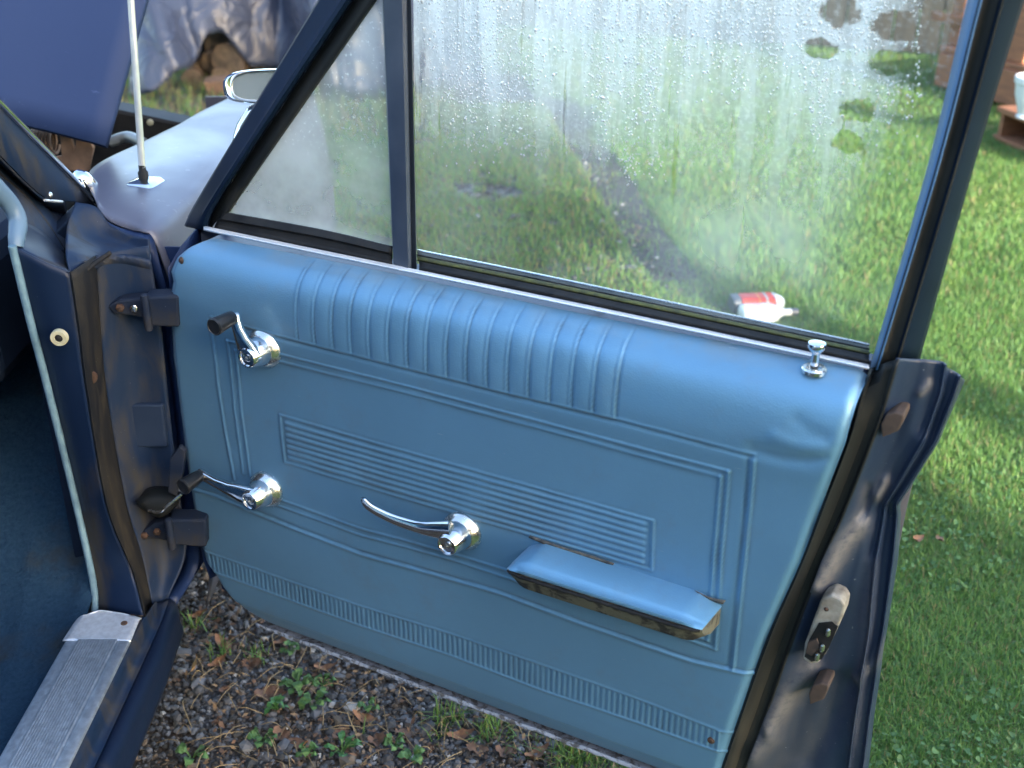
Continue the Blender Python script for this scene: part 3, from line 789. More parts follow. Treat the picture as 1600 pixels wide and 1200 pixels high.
V = []
for i in range(secs):
    q = i / (secs - 1); x = 2 * q - 1
    S_top = a_t[0] + (b_t[0] - a_t[0]) * q; S_f = a_f[0] + (b_f[0] - a_f[0]) * q; z_f = a_f[1] + (b_f[1] - a_f[1]) * q; z_top = a_t[1] + (b_t[1] - a_t[1]) * q
    e_ = min(q, 1 - q)
    kn = np.interp(e_, [0, .02, .10], [.86, .93, 1]); up_ = np.interp(e_, [0, .06], [.012, 0])
    for nn2, zz2, k in ((-.004, z_f - .003, .1), (.056, z_f - .0045, 1), (.0610, z_f - .0065, 1.0), (.0600, z_f - .011, 1.0), (.047, z_f - .034 + up_, .93), (.030, z_f - .041 + up_, .6), (-.004, z_f - .041 + up_, .1)):
        V.append(D3(S_top + (S_f - S_top) * k, nn2 * kn if nn2 > 0 else nn2, zz2))
mk('armrest_base', V, grid_faces(secs, 7, True) + [tuple(range(7))[::-1], tuple(range((secs - 1) * 7, secs * 7))], M['armbase'], DOOR, sharp=25)
gp = []
for i in range(70):
    q = .01 + .98 * i / 69; S_f = a_f[0] + (b_f[0] - a_f[0]) * q; z_f = a_f[1] + (b_f[1] - a_f[1]) * q; e_ = min(q, 1 - q); kn = np.interp(e_, [0, .02, .10], [.88, .94, 1])
    gp.append(D3(S_f, .0605 * kn, z_f - .0062 + rng.normal(0, .0005)))
tube('armrest_gap', gp, [.0022 + .0011 * rng.random() for _ in gp], M['black'], DOOR, seg=8)
# torn vinyl gap round the armrest
M['torn'] = simple('torn_vinyl_backing', (.02, .025, .03), (.10, .10, .09), 90, .9, bmp=.6)
loft('torn_edge', [rail([(828, 836), (870, 851), (925, 868), (960, 880)], .0015), rail([(826, 840), (868, 857), (922, 874), (958, 883)], .003)], M['torn'], DOOR, n=20, solid=.001)
loft('torn_edge', [rail([(1085, 922), (1110, 933), (1134, 938)], .002), rail([(1092, 928), (1116, 940), (1130, 944)], .003)], M['torn'], DOOR, n=16, solid=.001)
# --- lock button
lb = oD((1272, 576), -.034)
lathe('lock_ferrule', [(.0145, -.004), (.0145, .0005), (.0130, .0022), (.0090, .0018), (.0085, -.001), (.0062, -.001)], lb, ZZ, M['chrome_dull'], DOOR, seg=28)
lathe('lock_button', [(.0048, -.004), (.0048, .019), (.0058, .021), (.0100, .027), (.0108, .030), (.0100, .0325), (.006, .0335), (0, .0335)], lb, ZZ, M['chrome'], DOOR, seg=28)
# --- screws with rusted heads
for p in ((283, 407), (1111, 1157)):
    n0 = -.0075 if p[1] < 500 else .0008
    c = oD(p, n0)
    ax = NN if p[1] > 500 else NN + .35 * DD + .2 * ZZ
    lathe('trim_screw', [(.0055, -.001), (.0055, .0004), (.0040, .0012), (.0032, .0026), (0, .003)], c, ax, M['rust'], DOOR, seg=14)
# --- door mirror standing on the outer skin
mc = oD((424, 134), -.19)
mr, mu_, mf = np.array([.985, .17, 0]), np.array([0, .22, .975]), None
mf = np.cross(mr, mu_); mf = -mf if mf[1] > 0 else mf
def sup(a, b, k, e=3.2): return (a * math.copysign(abs(math.cos(k)) ** (2 / e), math.cos(k)), b * math.copysign(abs(math.sin(k)) ** (2 / e), math.sin(k)))
V = []; K = 48
pr = [(.0, .02, .9), (.012, .024, .95), (0, .010, .995), (-.002, .004, 1.0), (-.003, -.006, 1.0), (-.004, -.030, .90), (-.006, -.048, .6), (-.006, -.054, .05)]
rim = [(.80, .000), (.82, .006), (.92, .010), (1.0, .004), (1.0, -.010), (.90, -.035), (.6, -.052), (.02, -.058)]
for s_, d_ in rim:
    for k in range(K):
        x, y = sup(.071 * s_, .025 * s_, 2 * math.pi * k / K)
        V.append(mc + mr * x + mu_ * y + mf * d_)
mk('mirror_shell', V, grid_faces(len(rim), K, True), M['chrome'], DOOR, sharp=50)
V = [mc + mr * sup(.0575, .0202, 2 * math.pi * k / K)[0] + mu_ * sup(.0575, .0202, 2 * math.pi * k / K)[1] + mf * .001 for k in range(K)]
mk('mirror_face', V, [tuple(range(K))[::-1]], M['mirror'], DOOR, smooth=False)
tube('mirror_stem', crs([mc - mf * .03 - mu_ * .02, mc - mf * .02 - ZZ * .06 - mr * .05, D3(.015, -.117, .955)], 12), [.009] * 11 + [.014], M['chrome'], DOOR)

# ------------------------------------------------------------------ car body around the open door
# --- front fender: top sheet between bonnet opening and crease, side sheet with wheel arch
topL = [oZ((152, 325), .985), oZ((142, 268), .985), oZ((232, 220), .972), oZ((303, 187), .950), oZ((352, 171), .925), oZ((400, 163), .892), oZ((430, 175), .84)]
cre = [oZ((236, 367), .962), oZ((262, 345), .966), oZ((345, 265), .964), np.array([-.53, 2.40, .955]), np.array([-.52, 2.7, .938]), np.array([-.51, 3.0, .912]), np.array([-.515, 3.10, .86])]
m1 = [oZ((170, 346), .972), oZ((185, 308), .985), oZ((265, 245), .980), np.array([-.66, 2.42, .972]), np.array([-.645, 2.72, .952]), np.array([-.62, 2.98, .922]), np.array([-.61, 3.09, .87])]
m2_ = [oZ((203, 360), .963), oZ((228, 330), .976), oZ((310, 256), .976), np.array([-.59, 2.40, .968]), np.array([-.575, 2.7, .95]), np.array([-.555, 2.99, .922]), np.array([-.55, 3.1, .866])]
def sdn(p, dx, z): return np.array([p[0] + dx, p[1], min(z, p[2] - .002)])
FEN = loft('front_fender', [topL, m1, m2_, [c + np.array([-.012, 0, .003]) for c in cre], [c + np.array([.001, 0, -.006]) for c in cre], [sdn(c, .018, c[2] - .08) for c in cre], [sdn(c, .030, c[2] - .18) for c in cre], [sdn(c, .034, .66) for c in cre]], M['fender'], CAR, n=60, cross=46, sharp=80, solid=.003)
yy = np.linspace(1.775, 3.12, 60); V = []
for y in yy:
    t = (y - 1.735) / 1.385
    zt_ = .672; xt = np.interp(y, [1.735, 2.1, 2.7, 3.12], [-.552, -.541, -.522, -.515])
    zb_ = .24
    d2 = .36 ** 2 - (y - 2.52) ** 2
    if d2 > 0: zb_ = min(.66, max(.24, .30 + math.sqrt(d2) * .99))
    for k in range(12):
        q = k / 11
        z = zt_ + (zb_ - zt_) * q
        V.append((xt + .0335 - .05 * max(0, (.5 - z) / .3) ** 1.5, y, z))
mk('fender_side', V, grid_faces(60, 12), M['fender'], CAR, sharp=60, solid=.003)
V = [(-.515, 3.12, .87), (-.515, 3.12, .28), (-.80, 3.12, .28), (-.80, 3.12, .87)]
mk('fender_nose', V, [(0, 1, 2, 3)], M['fender'], CAR, smooth=False, solid=.004)
lathe('headlamp', [(.10, 0), (.105, .02), (.095, .03), (.085, .02), (.06, .032), (0, .04)], (-.665, 3.12, .66), (0, 1, 0), M['chrome'], CAR, seg=32)
# rolled rear lip of the fender, the scuttle corner below it
loft('fender_lip', [[oZ((152, 325), .984), oZ((170, 347), .971), oZ((203, 361), .962), oZ((236, 368), .961), oY((252, 420), 1.735), oY((263, 462), 1.735), oY((272, 520), 1.735), oY((292, 700), 1.735), oY((311, 850), 1.735), oY((306, 895), 1.72), oY((276, 945), 1.665)],
                    [oY((152, 336), 1.80), oY((168, 358), 1.79), oY((203, 374), 1.76), oY((226, 379), 1.74), oY((232, 420), 1.745), oY((246, 462), 1.745), oY((258, 520), 1.745), oY((280, 700), 1.745), oY((286, 850), 1.745), oY((281, 893), 1.73), oY((261, 936), 1.665)]], M['navy'], CAR, n=60, solid=.002)
# --- hinge pillar
Wr = [(21, 386), (50, 500), (76, 600), (120, 780), (147, 905), (150, 950)]
Ar = [(108, 425), (122, 520), (132, 600), (165, 790), (205, 890), (224, 962)]
W3 = [oX(p, x) for p, x in zip(Wr, (-.70, -.70, -.70, -.695, -.685, -.685))]
A3 = [oY(p, 1.585) for p in Ar]; A3[-1] = oZ(Ar[-1], .395); A3[-2] = oY(Ar[-2], 1.60)
B3 = [oY((150, 400), 1.665), oY((158, 520), 1.665), oY((168, 620), 1.665), oY((196, 780), 1.66), oY((222, 870), 1.655), oY((238, 945), 1.63)]
Bm = [oY((132, 412), 1.62), oY((142, 520), 1.62), oY((150, 610), 1.62), oY((180, 785), 1.62), oY((212, 880), 1.62), oY((230, 955), 1.60)]
C3 = [oY((232, 385), 1.70), oY((250, 500), 1.70), oY((262, 620), 1.70), oY((278, 760), 1.70), oY((290, 860), 1.69), oY((262, 935), 1.645)]
Cm = [oY((190, 392), 1.69), oY((205, 510), 1.70), oY((215, 620), 1.70), oY((238, 775), 1.70), oY((256, 865), 1.69), oY((250, 940), 1.64)]
M['navy_pillar'] = dirty('pillar_paint', (.007, .017, .046), (.045, .040, .032), .42, (.52, .74), 9, stretch=(1, 1, .4), spec=.3)
loft('pillar_face', [W3, [a * .5 + b * .5 + np.array([0, -.004, 0]) for a, b in zip(W3, A3)], A3], M['navy_pillar'], CAR, n=50, cross=12, solid=.003)
loft('pillar_groove', [A3, [p + np.array([.004, -.003, 0]) for p in A3], Bm, B3], M['grime'], CAR, n=50, cross=16, sharp=50, solid=.003)
loft('hinge_face', [B3, Cm, C3], M['navy_dirty'], CAR, n=50, cross=16, solid=.003)
loft('cowl_side', [[oY((118, 318), 1.80), oY((150, 325), 1.80), oY((172, 352), 1.79), oY((205, 368), 1.76), oY((234, 374), 1.735)],
                   [oY((105, 350), 1.74), oY((140, 368), 1.76), oY((165, 378), 1.76), oY((200, 388), 1.74), oY((236, 398), 1.72)],
                   [oY((102, 395), 1.63), oY((130, 402), 1.64), oY((152, 404), 1.67), oY((192, 400), 1.69), oY((236, 410), 1.70)],
                   [oY((108, 430), 1.60), oY((132, 425), 1.63), oY((152, 420), 1.67), oY((192, 415), 1.70), oY((240, 430), 1.71)]], M['navy_dirty'], CAR, n=40, cross=24, solid=.003)
tube('pillar_seam', [oY((100, 440), 1.60), oY((128, 428), 1.62), oY((150, 410), 1.655), oY((172, 395), 1.68)], .0035, M['grime'], CAR, seg=6)
# recesses, plug and pressings on the hinge face
lathe('door_switch_ring', [(.0125, -.003), (.0125, .003), (.0115, .005), (.0062, .005), (.0058, .001)], oY((93, 527), 1.575), (0, -1, 0), M['cream'], CAR, seg=28)
lathe('door_switch', [(.0058, -.004), (.0056, .003), (.003, .005), (0, .0052)], oY((93, 527), 1.575), (0, -1, 0), M['black'], CAR, seg=16)
V, F = lathe_geo([(.010, 0), (.009, .002), (.0, .003)], oY((141, 588), 1.612), (.3, -1, 0), 16)
lathe('rubber_plug', [(.011, -.002), (.010, .003), (.004, .004), (0, .003)], oY((141, 590), 1.615), (.25, -1, 0), M['rust'], CAR, seg=16)
prism('pressed_plate', [oY(p, 1.694) for p in ((198, 632), (255, 632), (262, 700), (200, 700))], (0, .012, 0), simple('bluegrey_plate', (.014, .026, .055), (.022, .036, .068), 9, .5, spec=.25), CAR, bevel=.004)
mk('jamb_panel', [oY(p, 1.772) for p in ((228, 385), (290, 385), (330, 860), (300, 905), (276, 925), (262, 860))], [(0, 1, 2, 3, 4, 5)], M['navy'], CAR, smooth=False, solid=.003)
# hinges
M['hinge'] = dirty('hinge_paint', (.014, .022, .042), (.040, .037, .034), .55, (.45, .75), 12, spec=.2)
def hinge(name, pts, off, dep):
    prism(name, [oY(p, off) for p in pts], (0, dep, 0), M['hinge'], CAR, bevel=.004)
hinge('door_hinge', [(166, 478), (186, 468), (228, 466), (228, 498), (205, 494), (178, 492)], 1.675, .03)
hinge('door_hinge', [(224, 464), (280, 462), (280, 512), (232, 510), (226, 498)], 1.665, .035)
hinge('door_hinge', [(262, 812), (322, 812), (322, 856), (272, 852), (258, 836)], 1.655, .035)
hinge('door_hinge', [(212, 838), (240, 818), (264, 814), (262, 846), (240, 842)], 1.672, .025)
for px_, yy_ in (((229, 488), 1.662), ((266, 834), 1.652)):
    c = oY(px_, yy_); lathe('hinge_pin', [(.004, -.030), (.0062, -.028), (.0062, .028), (.004, .030), (0, .0305)], c, ZZ, M['hinge'], CAR, seg=14)
for px_, yy_ in (((188, 480), 1.674), ((210, 481), 1.674), ((226, 836), 1.671), ((246, 830), 1.671)):
    lathe('hinge_bolt', [(.0065, 0), (.0065, .004), (.005, .0052), (0, .0055)], oY(px_, yy_), (0, -1, 0), M['chrome_dull'] if px_[0] == 210 else M['rust'], CAR, seg=6)
# wiring boot and check strap
loft('rubber_boot', [[oY(p, 1.695) for p in ((213, 782), (232, 764), (258, 762), (284, 772))], [oY(p, 1.66) for p in ((214, 784), (234, 778), (258, 778), (283, 776))], [oY(p, 1.655) for p in ((216, 787), (236, 800), (254, 803), (280, 782))], [oY(p, 1.69) for p in ((218, 789), (238, 803), (254, 806), (278, 786))]], M['rubber'], CAR, n=20, cross=14, solid=.002)
tube('boot_clip', crs([oY((232, 798), 1.64), oY((250, 800), 1.63), (oY((262, 790), 1.63)), oY((284, 772), 1.64)], 14), .0025, M['chrome_dull'], CAR, seg=8)
prism('check_strap', [oY(p, 1.66) for p in ((262, 770), (265, 718), (280, 698), (290, 706), (286, 740), (276, 776))], (0, .012, 0), M['hinge'], CAR, bevel=.002)
# --- windscreen pillar with bright trim
def pl(p, X): return oX(p, X)
chrome_l = [pl((-60, 108), -.735), pl((0, 169), -.730), pl((60, 230), -.722), pl((110, 281), -.716), pl((146, 320), -.712)]
face_l = [pl((-60, 190), -.725), pl((0, 245), -.722), pl((40, 285), -.718), pl((72, 311), -.714), pl((100, 314), -.711)]
gut_l = [pl((-60, 200), -.755), pl((0, 256), -.752), pl((40, 292), -.748), pl((72, 322), -.744), pl((104, 345), -.740)]
gas_l = [pl((-60, 225), -.750), pl((0, 275), -.745), pl((40, 310), -.735), pl((72, 350), -.72), pl((102, 396), -.70)]
tube('windscreen_trim', crs([p + np.array([.004, -.002, .004]) for p in chrome_l], 30), .0055, M['chrome'], CAR, seg=10)
loft('windscreen_pillar', [[p + np.array([0, .012, .0]) for p in chrome_l], chrome_l, face_l], M['navy_dirty'], CAR, n=40, sharp=40, solid=.003)
loft('pillar_gutter', [face_l, gut_l, gas_l, [pl((-60, 240), -.745), pl((0, 290), -.742), pl((22, 318), -.73), pl((30, 350), -.715), pl((28, 385), -.70)]], M['navy_dirty'], CAR, n=40, cross=24, solid=.003)
tube('gutter_bead', crs(gas_l, 30), .004, M['grime'], CAR, seg=8)
cap = crs([pl((118, 268), -.725), pl((132, 284), -.712), pl((146, 302), -.706), pl((150, 316), -.705)], 16)
tube('windscreen_trim_cap', cap, [.006, .010, .013, .015, .016, .016, .016, .016, .016, .016, .015, .014, .013, .012, .010, .006], M['chrome'], CAR, seg=14)
lathe('pillar_screw', [(.005, 0), (.005, .001), (.003, .003), (0, .0035)], pl((78, 305), -.712), (1, -.5, .3), M['chrome_dull'], CAR, seg=14)
tube('pillar_flange', [pl((70, 313), -.713), pl((85, 314), -.711), pl((97, 315), -.710)], .0022, M['alu'], CAR, seg=6)
loft('pillar_upper', [[W3[0], W3[0] * .5 + A3[0] * .5, A3[0]], [pl((30, 362), -.706), pl((64, 384), -.69), pl((105, 412), -.655)], [pl((30, 342), -.712), pl((66, 362), -.705), pl((103, 398), -.698)]], M['navy_pillar'], CAR, n=14, cross=10, solid=.002)
# windlace cord and its garnish end
tube('windlace', crs([oX((19, 384), -.700)] + [p + np.array([0, -.006, 0]) for p in W3[1:]] , 50), .0058, M['windlace'], CAR, seg=10)
tube('garnish_moulding', crs([oX((-70, 225), -.73), oX((-30, 268), -.725), oX((0, 300), -.715), oX((18, 322), -.708), oX((28, 345), -.702), oX((26, 372), -.70), oX((25, 386), -.70)], 30), [.013] * 26 + [.012, .012, .011, .010], M['garnish'], CAR, seg=14)
# --- sill: plate, groove, rocker
xi, xo = -.688, -.590
zs_ = .400
cs = []
NR = 15
cs.append((xi - .004, zs_ - .014)); cs.append((xi, zs_ - .002)); cs.append((xi + .003, zs_))
cs.append((xi + .018, zs_))
for k in range(NR):
    x0 = xi + .020 + k * .0040
    for q in range(4):
        cs.append((x0 + q * .0010, zs_ + (.0036 if q in (1, 2) else 0)))
cs += [(xo - .016, zs_), (xo - .015, zs_ + .001), (xo - .014, zs_), (xo - .002, zs_), (xo, zs_ - .003)]
Y0, Y1 = 1.475, -1.3
V = []
for y in (Y0, Y1):
    for x, z in cs: V.append((x + .025 * (y - 1.5), y, z))
mk('sill_plate', V, grid_faces(2, len(cs)), M['alu'], CAR, sharp=25, solid=.002)
# plain end of the sill plate, curling up the pillar
loft('sill_plate_end', [[(xi - .006, 1.475, zs_ + .0002), (xi, 1.53, zs_ + .001), oZ((140, 958), .404)], [(xi + .03, 1.475, zs_ + .0006), (xi + .03, 1.55, zs_ + .001), oZ((160, 953), .405)], [(xo - .03, 1.475, zs_ + .0006), (xo - .03, 1.54, zs_ + .001), oZ((200, 961), .402)], [(xo + .001, 1.475, zs_ - .0010), (xo, 1.53, zs_), oZ((221, 968), .398)]], M['alu'], CAR, n=16, cross=12, solid=.002)
lathe('sill_screw', [(.0055, 0), (.0050, .0015), (.002, .002), (0, .0015)], oZ((194, 974), .4025), (0, 0, 1), M['rust'], CAR, seg=14)
def srail(x, z, P): return [P, (x, 1.50, z), (x - .028, .4, z), (x - .07, -1.3, z)]
ends = [A3[-1] + np.array([.002, 0, -.004]), A3[-1] * .6 + B3[-1] * .4, B3[-1], B3[-1] * .6 + C3[-1] * .4, C3[-1], oY((270, 938), 1.655), oY((276, 945), 1.66), oY((275, 960), 1.66), oY((262, 980), 1.66), oY((200, 1000), 1.66)]
sx = [(xo + .0005, zs_ - .004), (xo + .003, zs_ - .014), (xo + .004, zs_ - .034), (xo + .009, zs_ - .040), (xo + .015, zs_ - .0405), (xo + .024, zs_ - .038), (xo + .034, zs_ - .043), (xo + .039, zs_ - .06), (xo + .036, zs_ - .10), (xo - .06, zs_ - .15)]
loft('sill_side', [srail(*a, P) for a, P in zip(sx[:5], ends[:5])], M['navy_dirty'], CAR, n=50, cross=16, sharp=60, solid=.003)
loft('rocker', [srail(*a, P) for a, P in zip(sx[4:], ends[4:])], M['shut'], CAR, n=50, cross=30, sharp=60, solid=.003)
# --- floor, toe board, dash, far side and roof shut the cabin in
V = [(-.69, -1.3, .37), (-.685, 1.5, .37), (-.71, 1.60, .38), (-.71, 2.18, .70), (-2.05, 2.18, .70), (-2.05, 1.60, .38), (-2.05, 1.5, .37), (-2.05, -1.3, .37)]
nx = 130
V = []
prof_ = [(-1.3, .36), (.2, .355), (.9, .352), (1.3, .352), (1.5, .36), (1.62, .40), (1.8, .52), (2.0, .66), (2.15, .75)]
pf = crs([(0, a, b) for a, b in prof_], 60)
for p in pf:
    for k in range(nx):
        x = -.686 - 1.36 * k / (nx - 1)
        tun = .14 * math.exp(-((x + 1.37) / .16) ** 4)
        V.append((x, p[1], p[2] + tun * (1 if p[1] < 1.9 else .5) + .012 * math.exp(-((x + .70) / .02) ** 2) + .006 * math.sin(x * 17 + p[1] * 9) + .007 * math.exp(-((x + .84 + .25 * (p[1] - 1.3)) / .012) ** 2) + .006 * math.exp(-((x + .76 + .12 * (p[1] - 1.3)) / .010) ** 2)))
mk('carpet', V, grid_faces(60, nx), M['carpet'], CAR, sharp=180)
box('firewall', (-1.45, 2.12, .60), (1.3, .03, .56), M['bay'], CAR)
box('dashboard', (-1.46, 1.88, .84), (1.32, .42, .22), M['dash'], CAR, bevel=.03)
box('cowl_panel', (-1.52, 2.19, .86), (1.30, .22, .04), M['bay'], CAR, bevel=.008)
box('kick_panel', (-.722, 1.91, .66), (.02, .50, .60), M['dash'], CAR)
box('far_side', (-2.12, .6, .66), (.04, 4.0, .64), M['dash'], CAR)
box('far_light_block', (-2.09, .5, 1.19), (.02, 2.6, .40), M['dash'], CAR)  # opaque dark slab added to keep light out of the cabin
box('far_fender', (-2.16, 2.65, .68), (.16, 1.0, .5), M['fender'], CAR, bevel=.03)
box('roof', (-1.40, .15, 1.40), (1.22, 2.0, .03), M['fender'], CAR, bevel=.012)
box('seat_base', (-1.38, .55, .52), (1.26, .55, .26), M['vinyl_arm'], CAR, bevel=.05)
box('seat_back', (-1.38, .22, .82), (1.26, .18, .60), M['vinyl_arm'], CAR, bevel=.06)
box('under_tray', (-1.37, .8, .27), (1.36, 3.6, .06), M['bay'], CAR)
# --- bonnet raised on its rear hinges, engine bay beneath it
hn = np.array([0, -math.sin(math.radians(57)), math.cos(math.radians(57))]); hp0 = oZ((163, 227), 1.005)
def oH(p, d=0):
    r = ray(*p); return CP + r * (((hp0 + hn * d - CP) @ hn) / (r @ hn))
hd_up = np.array([0, math.cos(math.radians(57)), math.sin(math.radians(57))])
hc0, hc1, hl0 = oH((163, 227)), oH((229, 0)), oH((32, 191))
tx = (hc1 - hc0) / ((hc1 - hc0) @ hd_up)
dip = (hl0 - hc0) @ hd_up / (hc0[0] - hl0[0])
lat = tx - hd_up
V = []
for i in range(40):
    q = i / 39; x = -1.42 * q
    rise = dip * 1.42 * q * (1 - q)
    for j in range(24):
        e = j / 23 * 1.15
        V.append(hc0 + np.array([x, 0, 0]) + rise * (1 - j / 23) * hd_up + e * (hd_up + lat * (1 - 2 * q)) + hn * (.02 * math.sin(math.pi * q) + .01 * math.sin(math.pi * j / 23)))
mk('bonnet', V, grid_faces(40, 24), M['hood'], CAR, sharp=180, solid=.02, off=-1)
M['bracket'] = simple('rusty_bracket', (.26, .15, .085), (.13, .075, .045), 25, .8, bmp=.3)
prism('bonnet_hinge', [oY(p, 2.20) for p in ((92, 202), (108, 202), (116, 236), (120, 208), (136, 212), (146, 232), (138, 268), (84, 266), (84, 246), (96, 244))], (0, .012, 0), M['bracket'], CAR, bevel=.002)
pts = []
for k in range(90):
    a = k / 90 * 7 * 2 * math.pi
    c = oY((52 + k * .38, 222), 2.24)
    pts.append(c + np.array([0, math.cos(a) * .022, math.sin(a) * .022]))
tube('hinge_spring', pts, .0035, M['bracket'], CAR, seg=6)
box('bay_floor', (-1.38, 2.66, .50), (1.3, .9, .02), M['bay'], CAR)
box('inner_wing', (-.86, 2.62, .62), (.03, .70, .30), M['bay'], CAR)
SPM = simple('support_paint', (.012, .012, .013), (.03, .029, .027), 14, .55, spec=.25)
pa_, pb_ = oY((185, 158), 3.06), oY((318, 186), 3.06); pc_ = pa_ + (pa_ - pb_) * 3.2
pc_[2] = pa_[2] + .03
V = []
for p in (pc_, pa_, pb_):
    V += [p, p + np.array([0, -.06, -.004]), p + np.array([0, -.065, -.012]), p + np.array([0, -.065, -.40])]
mk('radiator_support', V, [(0, 1, 5, 4), (1, 2, 6, 5), (2, 3, 7, 6), (4, 5, 9, 8), (5, 6, 10, 9), (6, 7, 11, 10)], SPM, CAR, smooth=False, solid=.003)
lathe('support_bolt', [(.008, 0), (.008, .004), (.003, .006), (0, .006)], oY((235, 191), 2.99), (0, -1, 0), M['cream'], CAR, seg=12)
tube('heater_hose', crs([oY((172, 222), 2.5), oY((200, 214), 2.5), oY((225, 224), 2.45)], 16), .012, simple('grey_hose', (.25, .28, .30), (.15, .17, .18), 20, .4), CAR)
# --- radio aerial on the fender
ab = oZ((226, 289), .982)
zt2 = oY((203, -20), ab[1] + .02)
tube('antenna_mast', [ab + np.array([0, 0, .03]), ab * .5 + zt2 * .5 + np.array([0, 0, .015]), zt2, zt2 + (zt2 - ab) * .8], [.0060, .0058, .0056, .004], simple('bright_steel', (.92, .92, .90), (.80, .80, .77), 40, .26, .6), CAR, seg=12)
V = []
for s_, hz_ in ((1, -.006), (1, .004), (.82, .010), (.3, .014)):
    for k in range(24):
        x, y = sup(.0265 * s_, .019 * s_, 2 * math.pi * k / 24, 7)
        V.append(ab + np.array([x * .94 + y * .30, y * 1.5 - x * .12, hz_ - .002]))
mk('antenna_base', V, grid_faces(4, 24, True) + [tuple(range(72, 96))], M['chrome'], CAR, sharp=30)
lathe('antenna_collar', [(.0085, .008), (.0085, .022), (.006, .026), (.006, .034), (.005, .036)], ab, ZZ, M['black'], CAR, seg=16)
# --- front wheel
wc = np.array([-.62, 2.52, .31])
lathe('tyre', [(.19, -.085), (.25, -.09), (.295, -.075), (.308, -.05), (.31, 0), (.308, .05), (.295, .075), (.25, .09), (.19, .085)], wc, (1, 0, 0), M['black'], CAR, seg=48)
lathe('wheel_rim', [(.195, .05), (.19, .075), (.17, .07), (.13, .05), (.10, .075), (.05, .085), (0, .086)], wc, (1, 0, 0), M['chrome_dull'], CAR, seg=36)

# ------------------------------------------------------------------ ground cover: pebbles, grass, weeds, leaves
def ico():
    bm = bmesh.new(); bmesh.ops.create_icosphere(bm, subdivisions=1, radius=1)
    V = np.array([v.co[:] for v in bm.verts]); F = np.array([[v.index for v in f.verts] for f in bm.faces]); bm.free(); return V, F
IV, IF = ico()
def bulk(name, V, F, cols, m, label, kind='stuff', cat=None):
    """one mesh from arrays: V (n,3), F (k,3|4), cols (n,3) point colours"""
    me = bpy.data.meshes.new(name)
    V = np.asarray(V, np.float32); F = np.asarray(F, np.int32)
    me.vertices.add(len(V)); me.vertices.foreach_set('co', V.ravel())
    k = F.shape[1]
    me.loops.add(F.size); me.loops.foreach_set('vertex_index', F.ravel())
    me.polygons.add(len(F)); me.polygons.foreach_set('loop_start', np.arange(0, F.size, k, dtype=np.int32)); me.polygons.foreach_set('loop_total', np.full(len(F), k, np.int32))
    me.polygons.foreach_set('use_smooth', np.ones(len(F), bool))
    me.update(calc_edges=True)
    if cols is not None:
        at = me.attributes.new('tint', 'FLOAT_COLOR', 'POINT'); at.data.foreach_set('color', np.c_[cols, np.ones(len(V))].astype(np.float32).ravel())
    me.materials.append(m)
    if name == 'gravel': me.polygons.foreach_set('use_smooth', np.zeros(len(F), bool))
    o = bpy.data.objects.new(name, me); COL.objects.link(o); WLOC[o.name] = np.zeros(3)
    return tag(o, label, cat, kind=kind)
def tintmat(name, rough=.8, transl=0.0, spec=.3, bmp=0):
    m, t, b = newmat(name)
    a = N(t, 'ShaderNodeAttribute', attribute_name='tint')
    t.links.new(a.outputs['Color'], b.inputs['Base Color']); b.inputs['Roughness'].default_value = rough; b.inputs['Specular IOR Level'].default_value = spec
    if bmp: bump(t, b, noise(t, 200, 4), bmp, .002)
    if transl:
        tl = N(t, 'ShaderNodeBsdfTranslucent'); t.links.new(a.outputs['Color'], tl.inputs['Color'])
        mx = N(t, 'ShaderNodeMixShader', Fac=transl); t.links.new(b.outputs[0], mx.inputs[1]); t.links.new(tl.outputs[0], mx.inputs[2])
        t.links.new(mx.outputs[0], t.nodes['Material Output'].inputs[0])
    return m
# pebbles
def pebbles(n, xr, yr, size, keep):
    P = np.c_[rng.uniform(*xr, n), rng.uniform(*yr, n)]
    P = P[keep(P)]
    n = len(P)
    r = size * rng.lognormal(0, .38, n)
    sc3 = np.c_[r * rng.uniform(.8, 1.3, n), r * rng.uniform(.7, 1.1, n), r * rng.uniform(.45, .8, n)]
    jit = 1 + rng.uniform(-.34, .30, (n, len(IV)))
    V = IV[None] * jit[..., None] * sc3[:, None, :]
    a, t = rng.uniform(0, 6.28, n), rng.normal(0, .35, n)
    ca, sa, ct, st_ = np.cos(a), np.sin(a), np.cos(t), np.sin(t)
    X = V[..., 0] * ct[:, None] - V[..., 2] * st_[:, None]; Zc = V[..., 0] * st_[:, None] + V[..., 2] * ct[:, None]; Y = V[..., 1]
    V = np.stack([X * ca[:, None] - Y * sa[:, None] + P[:, :1], X * sa[:, None] + Y * ca[:, None] + P[:, 1:], Zc + (.006 + r * rng.uniform(.1, .6, n))[:, None]], -1)
    F = (IF[None] + (np.arange(n) * len(IV))[:, None, None]).reshape(-1, 3)
    pal = np.array([(.045, .043, .042), (.075, .075, .078), (.11, .112, .12), (.070, .058, .044), (.17, .17, .17), (.14, .105, .075), (.03, .029, .028), (.36, .34, .31)])
    c = pal[rng.choice(len(pal), n, p=[.2, .22, .18, .12, .08, .08, .1, .02])] * rng.uniform(.8, 1.25, (n, 1))
    return V.reshape(-1, 3), F, np.repeat(c, len(IV), 0)
k1 = lambda P: (P[:, 0] < edgeX(P[:, 1]) + .08) & (P[:, 0] > -1.0)
A = pebbles(34000, (-.95, .30), (1.30, 2.75), .0040, k1); B = pebbles(6000, (-.7, .6), (2.75, 6.0), .006, k1); C = pebbles(1500, (-.9, .3), (1.40, 2.6), .0066, k1)
off = 0; VV, FF, CC = [], [], []
for v, f, c in (A, B, C): VV.append(v); FF.append(f + off); CC.append(c); off += len(v)
